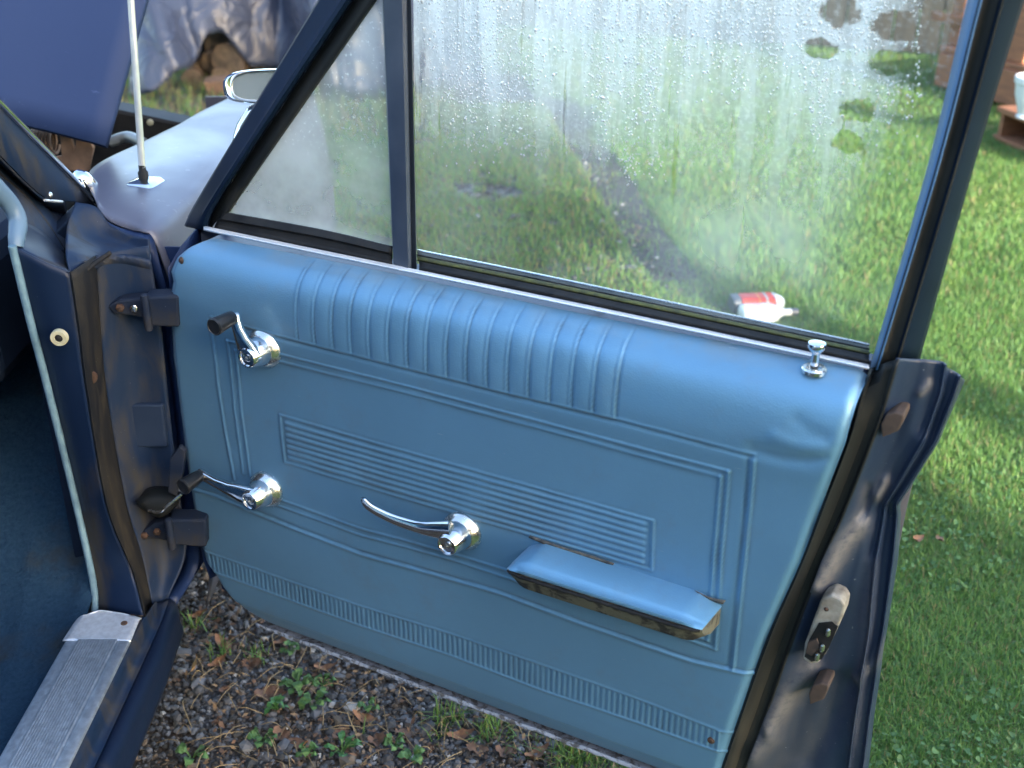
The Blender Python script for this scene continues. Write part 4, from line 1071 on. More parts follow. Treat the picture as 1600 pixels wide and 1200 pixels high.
bulk('gravel', np.vstack(VV), np.vstack(FF), np.vstack(CC), tintmat('pebble_stone', .75, 0, .4, .3), 'loose grey gravel scattered below the open door')
# grass blades
def blades(P, L, wd, cols, lean=.55, curve=.35):
    n = len(P)
    a = rng.uniform(0, 2 * math.pi, n); ln = np.abs(rng.normal(0, lean, n)).clip(0, 1.35)
    dx, dy = np.cos(a) * np.sin(ln), np.sin(a) * np.sin(ln); dz = np.cos(ln)
    f = a + math.pi / 2 + rng.normal(0, .5, n)
    wx, wy = np.cos(f) * wd / 2, np.sin(f) * wd / 2
    D = np.c_[dx, dy, dz] * L[:, None]
    Wv = np.c_[wx, wy, np.zeros(n)]
    mid = P + D * .55; tip = P + D + np.c_[dx, dy, -np.ones(n) * .6] * (L * curve * rng.uniform(.2, 1, n))[:, None]
    tip[:, 2] = np.maximum(tip[:, 2], .006)
    V = np.stack([P - Wv, P + Wv, mid - Wv * .8, mid + Wv * .8, tip], 1).reshape(-1, 3)
    b = (np.arange(n) * 5)[:, None]
    F = np.concatenate([b + [0, 1, 3], b + [0, 3, 2], b + [2, 3, 4]])
    return V, F, np.repeat(cols, 5, 0)
def vnoise(P, s, seed):
    r2 = np.random.default_rng(seed); gx = r2.random((64, 64))
    q = P / s; i = np.floor(q).astype(int); f = q - i; f = f * f * (3 - 2 * f)
    g_ = lambda a, b: gx[(i[:, 0] + a) % 64, (i[:, 1] + b) % 64]
    return (g_(0, 0) * (1 - f[:, 0]) + g_(1, 0) * f[:, 0]) * (1 - f[:, 1]) + (g_(0, 1) * (1 - f[:, 0]) + g_(1, 1) * f[:, 0]) * f[:, 1]
def gcols(P2, n, dry=.10):
    k = vnoise(P2, .35, 3) * .6 + vnoise(P2, .09, 4) * .4
    g1, g2, g3 = np.array([.110, .225, .055]), np.array([.165, .295, .075]), np.array([.105, .22, .080])
    c = g1 * (1 - k[:, None]) + g2 * k[:, None]
    ms = np.clip((vnoise(P2, .5, 8) - .55) * 4, 0, 1)[:, None] * .6; c = c * (1 - ms) + ms * np.array([.165, .255, .06])
    mm = rng.random(n); c[mm < .2] = g3
    yel = (mm > .88); c[yel] = np.array([.17, .27, .065])
    dr_ = rng.random(n) < dry; c[dr_] = np.array([.26, .21, .10])
    return c * rng.uniform(.82, 1.18, (n, 1))
def lawn_pts(n, y0, y1, xpad):
    y = rng.uniform(y0, y1, n)
    x = rng.uniform(edgeX(y) - .05, .46 * y + xpad, n)
    return np.c_[x, y]
VV, FF, CC = [], [], []; off = 0
def add(P2, L, wd, cols, **k):
    global off
    P = np.c_[P2, np.full(len(P2), .004)]
    v, f, c = blades(P, L, wd, cols, **k); VV.append(v); FF.append(f + off); CC.append(c); off += len(v)
for n, y0, y1, pad, L0, w0 in ((150000, 1.35, 2.6, .3, .021, .0019), (140000, 2.6, 4.0, .3, .024, .0023), (130000, 4.0, 6.2, .4, .032, .0032), (90000, 6.2, 10.5, .6, .036, .0050)):
    P2 = lawn_pts(n, y0, y1, pad)
    if y0 > 3: P2 = P2[~((np.abs(P2[:, 0] - edgeX(P2[:, 1])) < .17) & (P2[:, 1] < 6.9) & (rng.random(len(P2)) < .9))]
    n2 = len(P2)
    den = vnoise(P2, .13, 9); keep = rng.random(n2) < (.35 + .8 * den)
    P2 = P2[keep]; n2 = len(P2)
    add(P2, L0 * rng.uniform(.5, 1.5, n2) * (.65 + .8 * vnoise(P2, .28, 12)), np.full(n2, w0), gcols(P2, n2, .09), lean=1.1)
# thin tufts over the gravel left of the lawn edge
n = 110000
y = 1.55 + 5.2 * rng.random(n) ** .8
P2 = np.c_[rng.uniform(-1.3, edgeX(y) - .02, n), y]
k = vnoise(P2, .22, 21) * .6 + vnoise(P2, .07, 22) * .4
thr = np.interp(P2[:, 1], [1.5, 2.2, 2.9, 3.6], [.74, .70, .42, .30]) - np.interp(edgeX(P2[:, 1]) - P2[:, 0], [0, .30], [.40, 0])
inside = (P2[:, 0] < -.60) & (P2[:, 1] < 3.3)
P2 = P2[(k > thr) & ~inside]; n2 = len(P2)
add(P2, .040 * rng.uniform(.4, 1.4, n2), np.interp(P2[:, 1], [1.5, 6], [.0022, .0036]), gcols(P2, n2, .22), lean=.7)
# rough grass in front of the wood pile
n = 9000
P2 = np.c_[rng.uniform(-3.4, -.3, n), rng.uniform(6.0, 8.6, n)]
add(P2, .12 * rng.uniform(.3, 1.3, n), np.full(n, .006), gcols(P2, n, .45), lean=.6)
bulk('grass', np.vstack(VV), np.vstack(FF), np.vstack(CC), tintmat('grass_blade', .5, .35, .35), 'short uneven green grass of the lawn')
# clover among the lawn
n = 8000
P2 = np.vstack([lawn_pts(n, 1.35, 3.4, .3)]); P2 = P2[vnoise(P2, .16, 31) > .52]; n = len(P2)
V = []; r = rng.uniform(.0025, .0062, n); a = rng.uniform(0, 6.28, n); tl = rng.normal(0, .45, (n, 2)); zc = rng.uniform(.008, .024, n)
ring = np.array([(math.cos(t) * (1 + .25 * math.cos(3 * t)), math.sin(t) * (1 + .25 * math.cos(3 * t))) for t in np.arange(9) * 2 * math.pi / 9])
V = np.zeros((n, 10, 3)); V[:, 0] = np.c_[P2, zc - r * .15]
x, y = ring[None, :, 0] * np.cos(a)[:, None] - ring[None, :, 1] * np.sin(a)[:, None], ring[None, :, 0] * np.sin(a)[:, None] + ring[None, :, 1] * np.cos(a)[:, None]
V[:, 1:, 0] = P2[:, :1] + x * r[:, None]; V[:, 1:, 1] = P2[:, 1:] + y * r[:, None]; V[:, 1:, 2] = zc[:, None] + (x * tl[:, :1] + y * tl[:, 1:]) * r[:, None]
F = np.array([(0, 1 + k, 1 + (k + 1) % 9) for k in range(9)]); F = (F[None] + (np.arange(n) * 10)[:, None, None]).reshape(-1, 3)
c = np.array([.095, .19, .065]) * rng.uniform(.7, 1.35, (n, 1)) * np.array([1, 1, 1])
bulk('clover', V.reshape(-1, 3), F, np.repeat(c, 10, 0), tintmat('clover_leaf', .5, .3, .35), 'low clover and broad weeds matted through the near lawn')
# dry straw and stalks on the gravel
VV, FF, CC = [], [], []; off = 0
for k in range(520):
    y = rng.uniform(1.5, 2.5); x = rng.uniform(-.62, edgeX(y) + .1); a = rng.uniform(0, 6.28); L = rng.uniform(.02, .09)
    P = crs([(x, y, .014), (x + math.cos(a) * L * .5 + rng.normal(0, .005), y + math.sin(a) * L * .5 + rng.normal(0, .005), .02 + rng.random() * .012), (x + math.cos(a) * L, y + math.sin(a) * L, .012)], 5)
    v, f = tube_geo(P, [.0009, .0010, .0009, .0008, .0004], 4, False)
    v = np.array(v); f = np.array(f); c = np.array([.30, .22, .12]) * rng.uniform(.5, 1.2)
    VV.append(v); FF.append(f + off); CC.append(np.repeat(c[None], len(v), 0)); off += len(v)
bulk('dry_straw', np.vstack(VV), np.vstack(FF), np.vstack(CC), tintmat('straw', .8), 'dry straw and fine stalks strewn over the gravel')

# crumbs of leaf and bark among the stones
n = 9000
y = rng.uniform(1.4, 2.7, n); P2 = np.c_[rng.uniform(-.85, edgeX(y) + .12, n), y]; P2 = P2[vnoise(P2, .12, 51) > .36]; n = len(P2)
a = rng.uniform(0, 6.28, n); r = rng.uniform(.002, .0085, n); e1_ = np.c_[np.cos(a), np.sin(a), rng.normal(0, .35, n)] * r[:, None]; e2_ = np.c_[-np.sin(a), np.cos(a), rng.normal(0, .35, n)] * (r * rng.uniform(.25, .6, n))[:, None]
c0_ = np.c_[P2, rng.uniform(.010, .017, n)]
V = np.stack([c0_ - e1_, c0_ - e2_, c0_ + e1_, c0_ + e2_], 1).reshape(-1, 3)
c = np.array([(.15, .085, .05), (.10, .06, .04), (.24, .15, .08), (.07, .05, .035)])[rng.choice(4, n)] * rng.uniform(.7, 1.3, (n, 1))
bulk('leaf_litter', V, np.arange(n * 4).reshape(-1, 4), np.repeat(c, 4, 0), tintmat('leaf_crumb', .8), 'brown crumbs of dead leaf scattered among the gravel')
# fallen leaves
def leaf_mesh(name, L, W, curl, col, fold=.2, lob=0.0):
    V, F = [], []; n = 9
    for i in range(n):
        q = i / (n - 1); wdt = W * (math.sin(math.pi * min(1, q * .96 + .02)) ** .75) * (1 + lob * math.sin(q * 19))
        for s_ in (-1, 0, 1):
            V.append((L * (q - .5), s_ * wdt, curl * L * (q - .5) ** 2 * 2 + abs(s_) * wdt * fold + .002 * math.sin(q * 12 + s_)))
    F = grid_faces(n, 3)
    me = bpy.data.meshes.new(name); me.from_pydata(V, [], F); me.polygons.foreach_set('use_smooth', [True] * len(F)); me.materials.append(col); return me
M['leaf_tan'] = simple('tan_leaf', (.36, .22, .08), (.26, .14, .05), 60, .7, bmp=.3)
M['leaf_brown'] = simple('brown_leaf', (.17, .085, .045), (.09, .05, .03), 60, .7, bmp=.4)
M['leaf_rust'] = simple('rust_leaf', (.26, .12, .05), (.14, .07, .04), 60, .65, bmp=.3)
def put(name, me, loc, rot, parent=None, scale=1.0):
    o = bpy.data.objects.new(name, me); link(o, parent, loc); o.rotation_euler = rot; o.scale = (scale,) * 3; return o
LM = [leaf_mesh('leaf_a', .042, .009, .5, M['leaf_rust'], .35), leaf_mesh('leaf_b', .034, .011, .3, M['leaf_brown'], .25, .2), leaf_mesh('leaf_c', .026, .010, .6, M['leaf_brown'], .4, .3)]
def gnd(px, z=.012): return oZ(px, z)
o = put('fallen_leaf', leaf_mesh('leaf_y', .052, .0085, .25, M['leaf_tan'], .3, .15), gnd((305, 1040), .03), (math.radians(-50), math.radians(-12), math.radians(84)))
tag(o, 'yellow tan pointed leaf standing on edge in the gravel', 'leaf')
o = put('fallen_leaf', LM[0], gnd((310, 962)), (.1, -.1, .5)); tag(o, 'orange brown leaf nearest the lower front corner of the door', 'leaf')
o = put('fallen_leaf', LM[1], gnd((255, 1070)), (.2, .1, 2.9), scale=1.1); tag(o, 'crumpled brown leaf close beside the car sill', 'leaf')
o = put('fallen_leaf', LM[0], gnd((340, 1036)), (.15, -.15, .75)); tag(o, 'narrow curled brown leaf right of the yellow leaf', 'leaf')
LLAB = ['small brown leaf just behind the bushy grass tuft', 'broad brown leaf left of the largest broad leaved weed', 'brown leaf beside the round leaved weed near the bottom edge', 'dark leaf right of the round leaved weed near the bottom edge', 'brown leaf above the dark pointed rosette', 'long brown leaf on bare gravel right of the dark rosette', 'brown leaf on bare gravel under the middle of the door flange', 'long brown leaf left of the thick grass tuft', 'small rust leaf at the bottom edge below the thick grass tuft', 'brown leaf tucked under the thick grass tuft', 'dead leaf between the two thick grass tufts at the bottom edge', 'dark dead leaf right of the dense grass tuft near the lawn', 'dead leaf nearest the long bladed grass tuft', 'tiny brown leaf below the yellow leaf', 'tiny brown leaf above the weed nearest the sill', 'brown leaf under the door flange above the round leaved seedling', 'brown leaf beside the spiky grass tuft', 'tiny brown leaf between the yellow leaf and the spiky tuft', 'brown leaf in the shade of the door flange near its front end']
for i, (p, a, s_) in enumerate([((345, 1005), 2.3, 1), ((420, 1085), .2, 1.6), ((440, 1150), -.5, 1.4), ((470, 1165), 2.5, 1.3), ((532, 1147), .9, 1.2), ((592, 1158), .1, 1.4), ((570, 1124), -.3, 1.2), ((634, 1148), .4, 1.4), ((672, 1172), 1.7, .8), ((720, 1150), .2, 1.2), ((745, 1172), 2.9, 1.3), ((790, 1178), -.3, 1.4), ((840, 1178), .5, 1.2), ((352, 1078), .3, .7), ((338, 1130), 1.2, .8), ((510, 1045), .2, 1.1), ((395, 1038), -.2, 1.3), ((360, 1000), .4, .8), ((445, 1001), .6, 1.1)]):
    o = put('fallen_leaf', LM[i % 3], gnd(p), (rng.normal(0, .2), rng.normal(0, .2), a), scale=s_)
    tag(o, LLAB[i], 'leaf', 'dead leaves on the gravel')
for i, (p, a) in enumerate([((1432, 843), .6), ((1468, 843), 1.5)]):
    o = put('fallen_leaf', LM[i], gnd(p, .03), (.3, .2, a), scale=1.0); tag(o, ['pinkish brown leaf on the lawn beside the door edge', 'small orange brown leaf on the lawn right of the door'][i], 'leaf')

# weeds with broad leaves on the gravel
M['weed'] = simple('weed_leaf', (.085, .175, .045), (.05, .115, .03), 40, .65, bmp=.2)
M['weed2'] = simple('dark_weed_leaf', (.035, .12, .03), (.06, .16, .04), 40, .5, bmp=.2)
def weed_leaf(L, W, m): return leaf_mesh('weed_leaf', L, W, -.5, m, .18, .12)
WM = [weed_leaf(.025, .0088, M['weed']), weed_leaf(.024, .0055, M['weed2']), weed_leaf(.016, .0072, M['weed'])]
weeds = [((465, 1078), 11, .030, 0, 'broad leaved green weed, largest one on the gravel below the door'), ((490, 1105), 8, .024, 0, 'pale green weed close below the largest broad leaved weed'), ((432, 1112), 8, .016, 1, 'dark star shaped weed rosette on the gravel'), ((410, 1160), 8, .026, 2, 'light green sprawling weed with round leaves near the bottom edge'), ((300, 1187), 5, .028, 0, 'green weed at the bottom edge nearest the car sill'), ((480, 1185), 6, .018, 2, 'small lobed seedling at the bottom right of the round leaved weed'), ((455, 1022), 6, .016, 2, 'small feathery weed just under the door flange'), ((535, 1178), 9, .026, 1, 'dark green pointed rosette beside the brown leaves'), ((615, 1172), 6, .020, 2, 'low round leaved weed between dead leaves under the door'), ((505, 1075), 6, .02, 2, 'round leaved seedling touching the door flange shadow'), ((575, 1112), 6, .016, 2, 'little green weed under the door beside bare gravel'), ((645, 1190), 6, .018, 0, 'bright green seedling at the bottom edge below the door')]
for p, n, rad, kind, lab in weeds:
    c = gnd(p, .004)
    e = tag(empty('weed_plant', c), lab, 'weed', 'weeds on the gravel')
    stm = []
    for k in range(n):
        a = 2.4 * k + rng.normal(0, .3); rr2 = rad * rng.uniform(.45, 1.05); zz2 = .012 + .016 * rng.random()
        b = c + np.array([math.cos(a) * rr2, math.sin(a) * rr2, zz2])
        put('leaf', WM[kind], b, (rng.normal(0, .25), rng.normal(-.15, .2), a), e, scale=rng.uniform(.75, 1.2))
        stm.append(tube_geo(crs([c, c * .5 + b * .5 + np.array([0, 0, .008]), b], 5), .0011, 4))
    V, F = join(*stm); mk('stem', V, F, M['weed'], e)
# tufts of blade grass on the gravel
for p, n, L, lab in [((302, 985), 26, .05, 'thin upright grass tuft behind the yellow leaf'), ((345, 1028), 34, .05, 'bushy grass tuft right of the yellow leaf'), ((402, 1030), 30, .045, 'spiky grass tuft on open gravel below the door flange'), ((700, 1128), 60, .06, 'thick grass tuft hanging out below the middle of the door'), ((760, 1152), 60, .055, 'dense grass tuft under the door near the lawn'), ((900, 1185), 70, .06, 'long bladed grass tuft at the bottom edge under the door')]:
    c = gnd(p, .004)
    P = np.c_[c[0] + rng.normal(0, .014, n), c[1] + rng.normal(0, .014, n), np.full(n, .004)]
    v, f, cc = blades(P, L * rng.uniform(.5, 1.3, n), np.full(n, .0028), gcols(P[:, :2], n, .15), lean=.65)
    o = bulk('grass_tuft', v, f, cc, bpy.data.materials['grass_blade'], lab, 'thing', 'grass'); o['group'] = 'grass tufts on the gravel'

# ------------------------------------------------------------------ things on the lawn
M['plastic'] = simple('white_plastic', (.70, .72, .72), (.62, .64, .64), 12, .35)
M['redlab'] = simple('red_label', (.55, .06, .04), (.42, .05, .035), 20, .4)
M['capgrey'] = simple('grey_cap', (.06, .07, .09), (.09, .10, .12), 20, .4)
bp = oZ((1158, 486), .05); bq = oZ((1243, 484), .045)
ax = (bq - bp); ax[2] = 0; Lb = np.linalg.norm(ax); ax /= Lb; sd = np.cross(ZZ, ax)
BOT = tag(empty('plastic_bottle', bp - ZZ * .045), 'white plastic bottle with grey cap lying on the lawn, in front', 'bottle')
V = []; stn = [(0, .020, .034), (.006, .027, .042), (.03, .028, .044), (.088, .028, .044), (.108, .024, .036), (.122, .015, .018), (.135, .011, .011), (.158, .0105, .0105), (.162, .010, .010)]
kk = Lb / .172
for d_, hz_, wz_ in stn:
    for k in range(24):
        x, y = sup(wz_, hz_, 2 * math.pi * k / 24, 3.0)
        V.append(bp + ax * d_ * kk + sd * x + ZZ * (y + hz_ * .0 - .012))
mk('bottle_body', V, grid_faces(len(stn), 24, True) + [tuple(range(24))[::-1], tuple(range(8 * 24, 9 * 24))], M['plastic'], BOT, sharp=50)
V, F = lathe_geo([(.0118, .158 * kk), (.012, .160 * kk), (.012, .178 * kk), (.0105, .180 * kk)], bp - ZZ * .012, ax, 20)
mk('bottle_cap', V, F, M['capgrey'], BOT)
mk('bottle_label', [bp + ax * a * kk + sd * y + ZZ * .0168 for a, y in ((.022, -.012), (.064, -.012), (.064, .016), (.022, .016))], [(0, 1, 2, 3)], simple('pink_label', (.60, .22, .22), (.66, .55, .55), 90, .5), BOT, smooth=False, solid=.0006)
cp0 = oZ((1143, 466), .06); cq = oZ((1224, 463), .06)
ax2 = cq - cp0; ax2[2] = 0; L2 = np.linalg.norm(ax2); ax2 /= L2; sd2 = np.cross(ZZ, ax2)
CAR2 = tag(empty('oil_bottle', cp0 - ZZ * .05), 'red labelled bottle with dark base lying behind the white bottle', 'bottle')
def obl(name, a0, a1, r0, r1, m):
    V = []
    for d_, rr2 in ((a0, r0 * .9), (a0 + .004, r0), (a1 - .004, r1), (a1, r1 * .9)):
        for k in range(24):
            x, y = sup(rr2 * 1.3, rr2, 2 * math.pi * k / 24, 3.6)
            V.append(cp0 + ax2 * d_ + sd2 * x + ZZ * (y - .022))
    return mk(name, V, grid_faces(4, 24, True) + [tuple(range(24))[::-1], tuple(range(72, 96))], m, CAR2, sharp=40)
obl('bottle_base', 0, .16 * L2, .030, .030, M['capgrey']); obl('bottle_label', .16 * L2, .80 * L2, .0305, .0305, M['redlab'])
obl('label_band', .47 * L2, .52 * L2, .0312, .0312, simple('yellow_band', (.60, .36, .05), (.5, .3, .05), 20, .4)); obl('label_band', .60 * L2, .68 * L2, .0312, .0312, simple('grey_band', (.35, .40, .38), (.3, .34, .33), 20, .4))
obl('bottle_shoulder', .80 * L2, .99 * L2, .030, .020, M['plastic'])

# ------------------------------------------------------------------ far side of the yard: fence, wood pile under a tarpaulin, deck
M['board'] = simple('weathered_board', (.016, .017, .017), (.032, .031, .028), 7, .9, bmp=.3, stretch=(8, 8, .6))
FN = tag(empty('board_fence', (1.0, 8.7, 0)), 'tall weathered grey board fence along the back of the yard', 'fence')
f0, f1 = np.array([-4.6, 11.2, 0]), np.array([5.2, 7.15, 0])
fd = (f1 - f0); FL = np.linalg.norm(fd); fd /= FL; fnn = np.array([fd[1], -fd[0], 0])
nb = int(FL / .155)
bmesh_ = []
for v in range(4):
    hh = 1.72 + .03 * v
    V, F = box_geo((0, 0, hh / 2), (.145, .02, hh)); me = bpy.data.meshes.new('fence_board'); me.from_pydata([tuple(p) for p in V], [], F); me.materials.append(M['board']); bmesh_.append(me)
for k in range(nb):
    c = f0 + fd * (k + .5) * .155 + fnn * rng.normal(0, .004) + ZZ * .03
    put('board', bmesh_[k % 4], c, (rng.normal(0, .006), rng.normal(0, .006), math.atan2(fd[1], fd[0])), FN)
for zc in (.35, 1.35):
    box('rail', (f0 + f1) / 2 - fnn * .035 + ZZ * zc, (FL, .045, .09), M['board'], FN, ax=[fd, fnn, ZZ])

# firewood pile and its tarpaulin
M['wood_end'] = simple('split_wood', (.12, .088, .058), (.045, .034, .026), 22, .9, bmp=.8)
M['bark'] = simple('bark', (.07, .05, .038), (.13, .09, .06), 25, .9, bmp=.8)
def log(p0, p1, r, lab):
    p0, p1 = np.array(p0, float), np.array(p1, float)
    e = tag(empty('firewood_log', (p0 + p1) / 2 - ZZ * r), lab, 'log', 'logs in the wood pile')
    P = crs([p0, (p0 + p1) / 2 + rng.normal(0, r * .1, 3), p1], 8)
    tube('bark', P, [r * (1 + rng.normal(0, .06)) for _ in range(8)], M['bark'], e, seg=12)
    d = (p0 - p1) / np.linalg.norm(p0 - p1)
    lathe('cut_end', [(r * .93, .002), (r * .5, .006), (0, .007)], p0, d, M['wood_end'], e, seg=12)
def bpt(px, Y): return oY(px, Y)
logs = [((342, 72), .085), ((330, 98), .07), ((356, 96), .10), ((376, 88), .07), ((346, 122), .06), ((392, 110), .07), ((312, 110), .06), ((300, 128), .06), ((330, 130), .055), ((285, 90), .06)]
wl = ['pale split log in the middle of the gap under the tarpaulin', 'log low on the left inside the tarpaulin gap', 'largest log end in the tarpaulin gap', 'log at the right side of the tarpaulin gap', 'small log at the foot of the gap', 'log half hidden under the right flap of the tarpaulin', 'thin log left of the tarpaulin gap', 'log lying in the grass left of the gap', 'short log on the ground in the gap', 'log under the left fold of the tarpaulin']
for ((px, py), r), lab in zip(logs, wl):
    p = bpt((px, py), 7.25 + rng.uniform(-.1, .1)); p[2] = max(p[2], r)
    log(p, p + np.array([rng.uniform(-.15, .25), .7, rng.uniform(-.02, .06)]), r, lab)
def tarp_mat():
    m, t, b = newmat('blue_grey_tarpaulin')
    f = noise(t, 3, 6)
    t.links.new(mixc(t, f, (.030, .039, .068), (.044, .054, .088)), b.inputs['Base Color']); b.inputs['Roughness'].default_value = .36
    bump(t, b, noise(t, 3.5, 4, .5, dist=2.2), .6, .06)
    return m
M['tarp'] = tarp_mat()
nu, nv = 110, 60
V = []
for j in range(nv):
    for i in range(nu):
        uq, vq = i / (nu - 1), j / (nv - 1)
        px = 205 + 560 * uq
        # lower hem as the photo shows it: low at the left, a raised gap over the logs, low again at the right
        hem = np.interp(px, [205, 240, 270, 300, 325, 345, 362, 378, 400, 440, 520, 640, 765], [150, 134, 104, 98, 60, 46, 44, 62, 104, 118, 135, 150, 165])
        a = bpt((px, hem), 6.95 + .2 * math.sin(px * .02))
        a[2] = max(a[2], .02)
        top_z = 1.05 + .25 * math.sin(uq * 3.1) ; back = 1.35
        X = a[0] * (1 + .10 * vq); Yv = a[1] + back * vq ** 1.3; Zv = a[2] + (top_z - a[2]) * (1 - (1 - vq) ** 1.9)
        fx = px + 90 * vq
        fy = px - 150 * vq
        wv = .16 * (abs(math.sin(fx * .016 + .9 * math.sin(vq * 4 + px * .009))) ** .6 - .6) + .10 * (abs(math.sin(fy * .027 + 1.1 + .8 * math.sin(vq * 5))) ** .6 - .6) + .035 * (abs(math.sin(fx * .061 + 2 * vq)) ** .7 - .5)
        V.append((X + .05 * math.sin(vq * 9 + px * .03), Yv - wv * (1 - .4 * vq), Zv + .05 * math.sin(px * .05 + vq * 7) * vq))
tp = mk('tarpaulin', V, grid_faces(nv, nu), M['tarp'], sharp=180, solid=.004, base=True)
tag(tp, 'blue grey tarpaulin draped in folds over the wood pile', 'tarpaulin')
# bark slab leaning at the foot of the pile
sl_ = tag(prism('bark_slab', [oY(p, 6.9) for p in ((316, 130), (352, 126), (400, 160), (400, 175), (332, 160))], (0, .08, .02), simple('orange_bark', (.15, .085, .05), (.08, .05, .033), 20, .9, bmp=.5, stretch=(3, 3, 1)), bevel=.006), 'rust brown slab of bark leaning before the wood pile', 'bark slab')

# deck at the right with rim beam, posts, step and planter
M['stain'] = simple('stained_timber', (.30, .125, .058), (.20, .085, .045), 9, .7, bmp=.25, stretch=(1, 1, 5))
DK = tag(empty('timber_deck', (3.4, 7.0, 0)), 'brown stained timber deck frame with upright posts behind the door', 'deck')
b0 = oZ((1463, 136), .02); b1 = oZ((1620, 180), .02)
b0[2] = b1[2] = 0
bd = (b1 - b0); bd /= np.linalg.norm(bd); bn = np.array([-bd[1], bd[0], 0]); bn = bn if bn[1] > 0 else -bn
Lk = 3.2
box('rim_beam', b0 + bd * Lk / 2 + ZZ * .13, (Lk, .05, .19), M['stain'], DK, ax=[bd, bn, ZZ], bevel=.006)
box('side_beam', b0 + bn * .9 + bd * .03 + ZZ * .13, (.05, 1.74, .19), M['stain'], DK, ax=[bd, bn, ZZ], bevel=.006)
for k in range(12):
    box('deck_board', b0 + bd * (Lk / 2) + bn * (.06 + .145 * k) + ZZ * .243, (Lk + .04, .135, .03), M['stain'], DK, ax=[bd, bn, ZZ], bevel=.004)
def post(px, wd, top=1.3, lean=(0, 0)):
    c = oY(px, b0[1] + .0); 
    r = ray(*px); t = ((b0 + bn * .10 - CP) @ bn) / (r @ bn); c = CP + r * t
    V = []
    for z, s_ in ((.26, 1), (top, 1)):
        q = np.array([c[0] + lean[0] * (z - .26), c[1] + lean[1] * (z - .26), z])
        for sx, sy in ((-1, -1), (1, -1), (1, 1), (-1, 1)): V.append(q + bd * sx * wd / 2 + bn * sy * wd / 2)
    mk('post', V, [(0, 1, 2, 3), (4, 7, 6, 5)] + [(i, i + 4, (i + 1) % 4 + 4, (i + 1) % 4) for i in range(4)], M['stain'], DK, smooth=False, bevel=.006)
post((1492, 100), .085); post((1596, 100), .17); post((1570, 108), .07, 1.3, (.10, 0))
r_ = ray(1478, 28); t_ = ((b0 + bn * .05 - CP) @ bn) / (r_ @ bn); c = CP + r_ * t_
box('rail', c + bd * 1.2, (2.6, .04, .05), M['stain'], DK, ax=[bd, bn, ZZ])
s0_ = oZ((1561, 218), 0); sdv = oZ((1600, 236), 0) - s0_; sdv /= np.linalg.norm(sdv); sbn = np.array([-sdv[1], sdv[0], 0]); sbn = sbn if sbn[1] > 0 else -sbn
STP = tag(empty('timber_step', s0_ + sdv * .4), 'low open fronted brown wooden step in front of the deck', 'step')
box('tread', s0_ + sdv * .41 + sbn * .15 + ZZ * .155, (.86, .36, .028), M['stain'], STP, ax=[sdv, sbn, ZZ])
box('side', s0_ + sdv * .014 + sbn * .15 + ZZ * .083, (.028, .33, .114), M['stain'], STP, ax=[sdv, sbn, ZZ])
box('side', s0_ + sdv * .80 + sbn * .15 + ZZ * .083, (.028, .33, .114), M['stain'], STP, ax=[sdv, sbn, ZZ])
box('bottom_board', s0_ + sdv * .41 + sbn * .15 + ZZ * .013, (.86, .36, .026), M['stain'], STP, ax=[sdv, sbn, ZZ])
box('back_board', s0_ + sdv * .41 + sbn * .30 + ZZ * .083, (.75, .02, .112), M['stain'], STP, ax=[sdv, sbn, ZZ])
pcn = oZ((1606, 184), .170); pcn[2] = .170
PT = tag(empty('planter', pcn), 'white pedestal planter standing on the wooden step', 'planter')
lathe('pot', [(.055, 0), (.058, .006), (.050, .018), (.062, .06), (.078, .11), (.083, .155), (.085, .165)], pcn, ZZ, M['plastic'], PT, seg=36)
lathe('pot_rim', [(.085, .163), (.091, .168), (.093, .195), (.089, .20), (.080, .20), (.078, .17)], pcn, ZZ, M['plastic'], PT, seg=36)
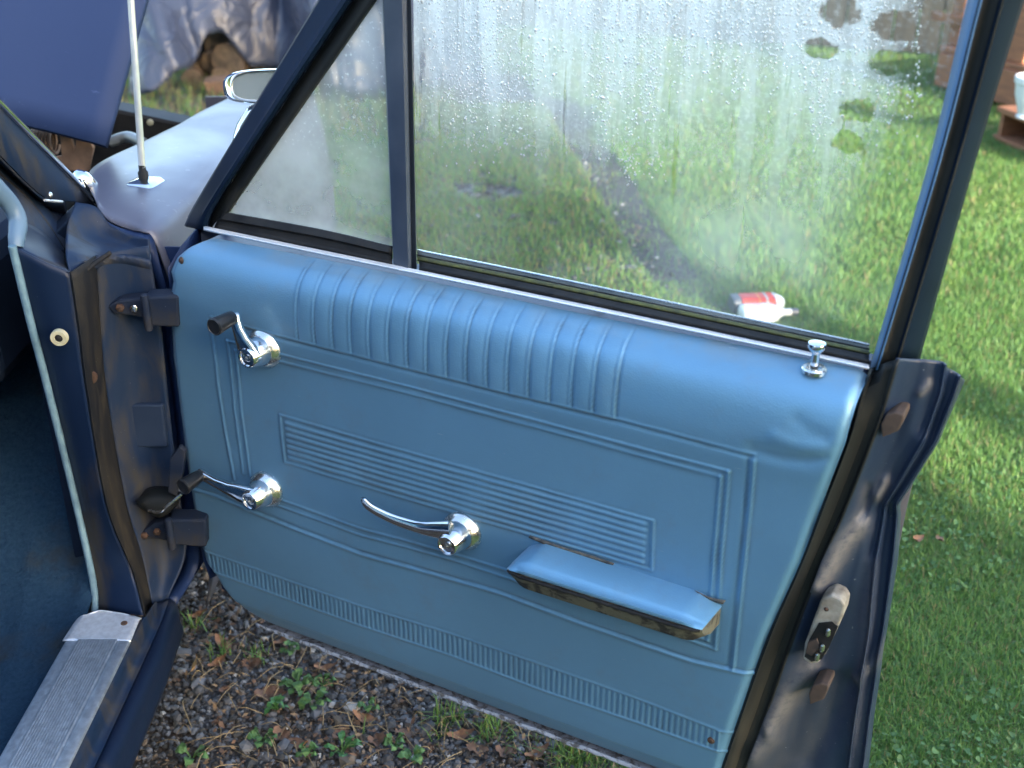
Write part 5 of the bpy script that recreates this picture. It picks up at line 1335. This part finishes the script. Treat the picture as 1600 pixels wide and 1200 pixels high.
lathe('potting_soil', [(.079, .185), (.04, .192), (0, .193)], pcn, ZZ, M['dark_brown'], PT, seg=24)

# unseen gabled block and tree added behind the camera to shade car and yard
M['siding'] = simple('pale_siding', (.42, .42, .40), (.36, .36, .34), 4, .8)
M['shingle'] = simple('roof_shingle', (.07, .07, .075), (.11, .105, .10), 12, .9, bmp=.4)
HS = tag(empty('shade_house', (2, -11, 0)), 'unseen gabled block added behind the camera to shade the yard', 'shade_house')
box('wall', (1.1, -11.5, 2.6), (15.6, 5, 5.2), M['siding'], HS, bevel=.01)
V = [(-7.2, -14.4, 5.15), (9.35, -14.4, 5.15), (9.35, -8.6, 5.15), (-7.2, -8.6, 5.15), (-7.2, -11.5, 8.2), (9.35, -11.5, 8.2)]
mk('roof', V, [(0, 1, 5, 4), (2, 3, 4, 5), (0, 4, 3), (1, 2, 5), (0, 3, 2, 1)], M['shingle'], HS, smooth=False)
TR = tag(empty('added_shade_tree', (7.0, -5.2, 0)), 'unseen leafy tree added behind the camera to shade the wood pile', 'tree')
tube('trunk', crs([(7.0, -5.2, 0), (7.05, -5.15, 1.5), (6.9, -5.2, 3.4), (7.0, -5.1, 5.8)], 14), np.linspace(.2, .06, 14), M['bark'], TR)
n = 9000
dirs = rng.normal(0, 1, (n, 3)); dirs /= np.linalg.norm(dirs, axis=1)[:, None]
lobe = rng.choice(14, n); lc = rng.uniform(-1, 1, (14, 3)) * np.array([1.5, .9, .75])
P = np.array([7.0, -5.2, 5.35]) + lc[lobe] + dirs * (.75 * rng.random(n) ** .4)[:, None]
a_ = rng.normal(0, 1, (n, 3)); a_ /= np.linalg.norm(a_, axis=1)[:, None]; b_ = np.cross(a_, dirs); 
V = np.stack([P - a_ * .09, P + b_ * .05, P + a_ * .09, P - b_ * .05], 1).reshape(-1, 3)
F = np.arange(n * 4).reshape(-1, 4)
cr_ = bulk('crown', V, F, np.repeat(np.array([.05, .11, .03]) * rng.uniform(.7, 1.3, (n, 1)), 4, 0), bpy.data.materials['grass_blade'], None, None)
cr_.parent = TR; cr_.location = Vector(-WLOC[TR.name])
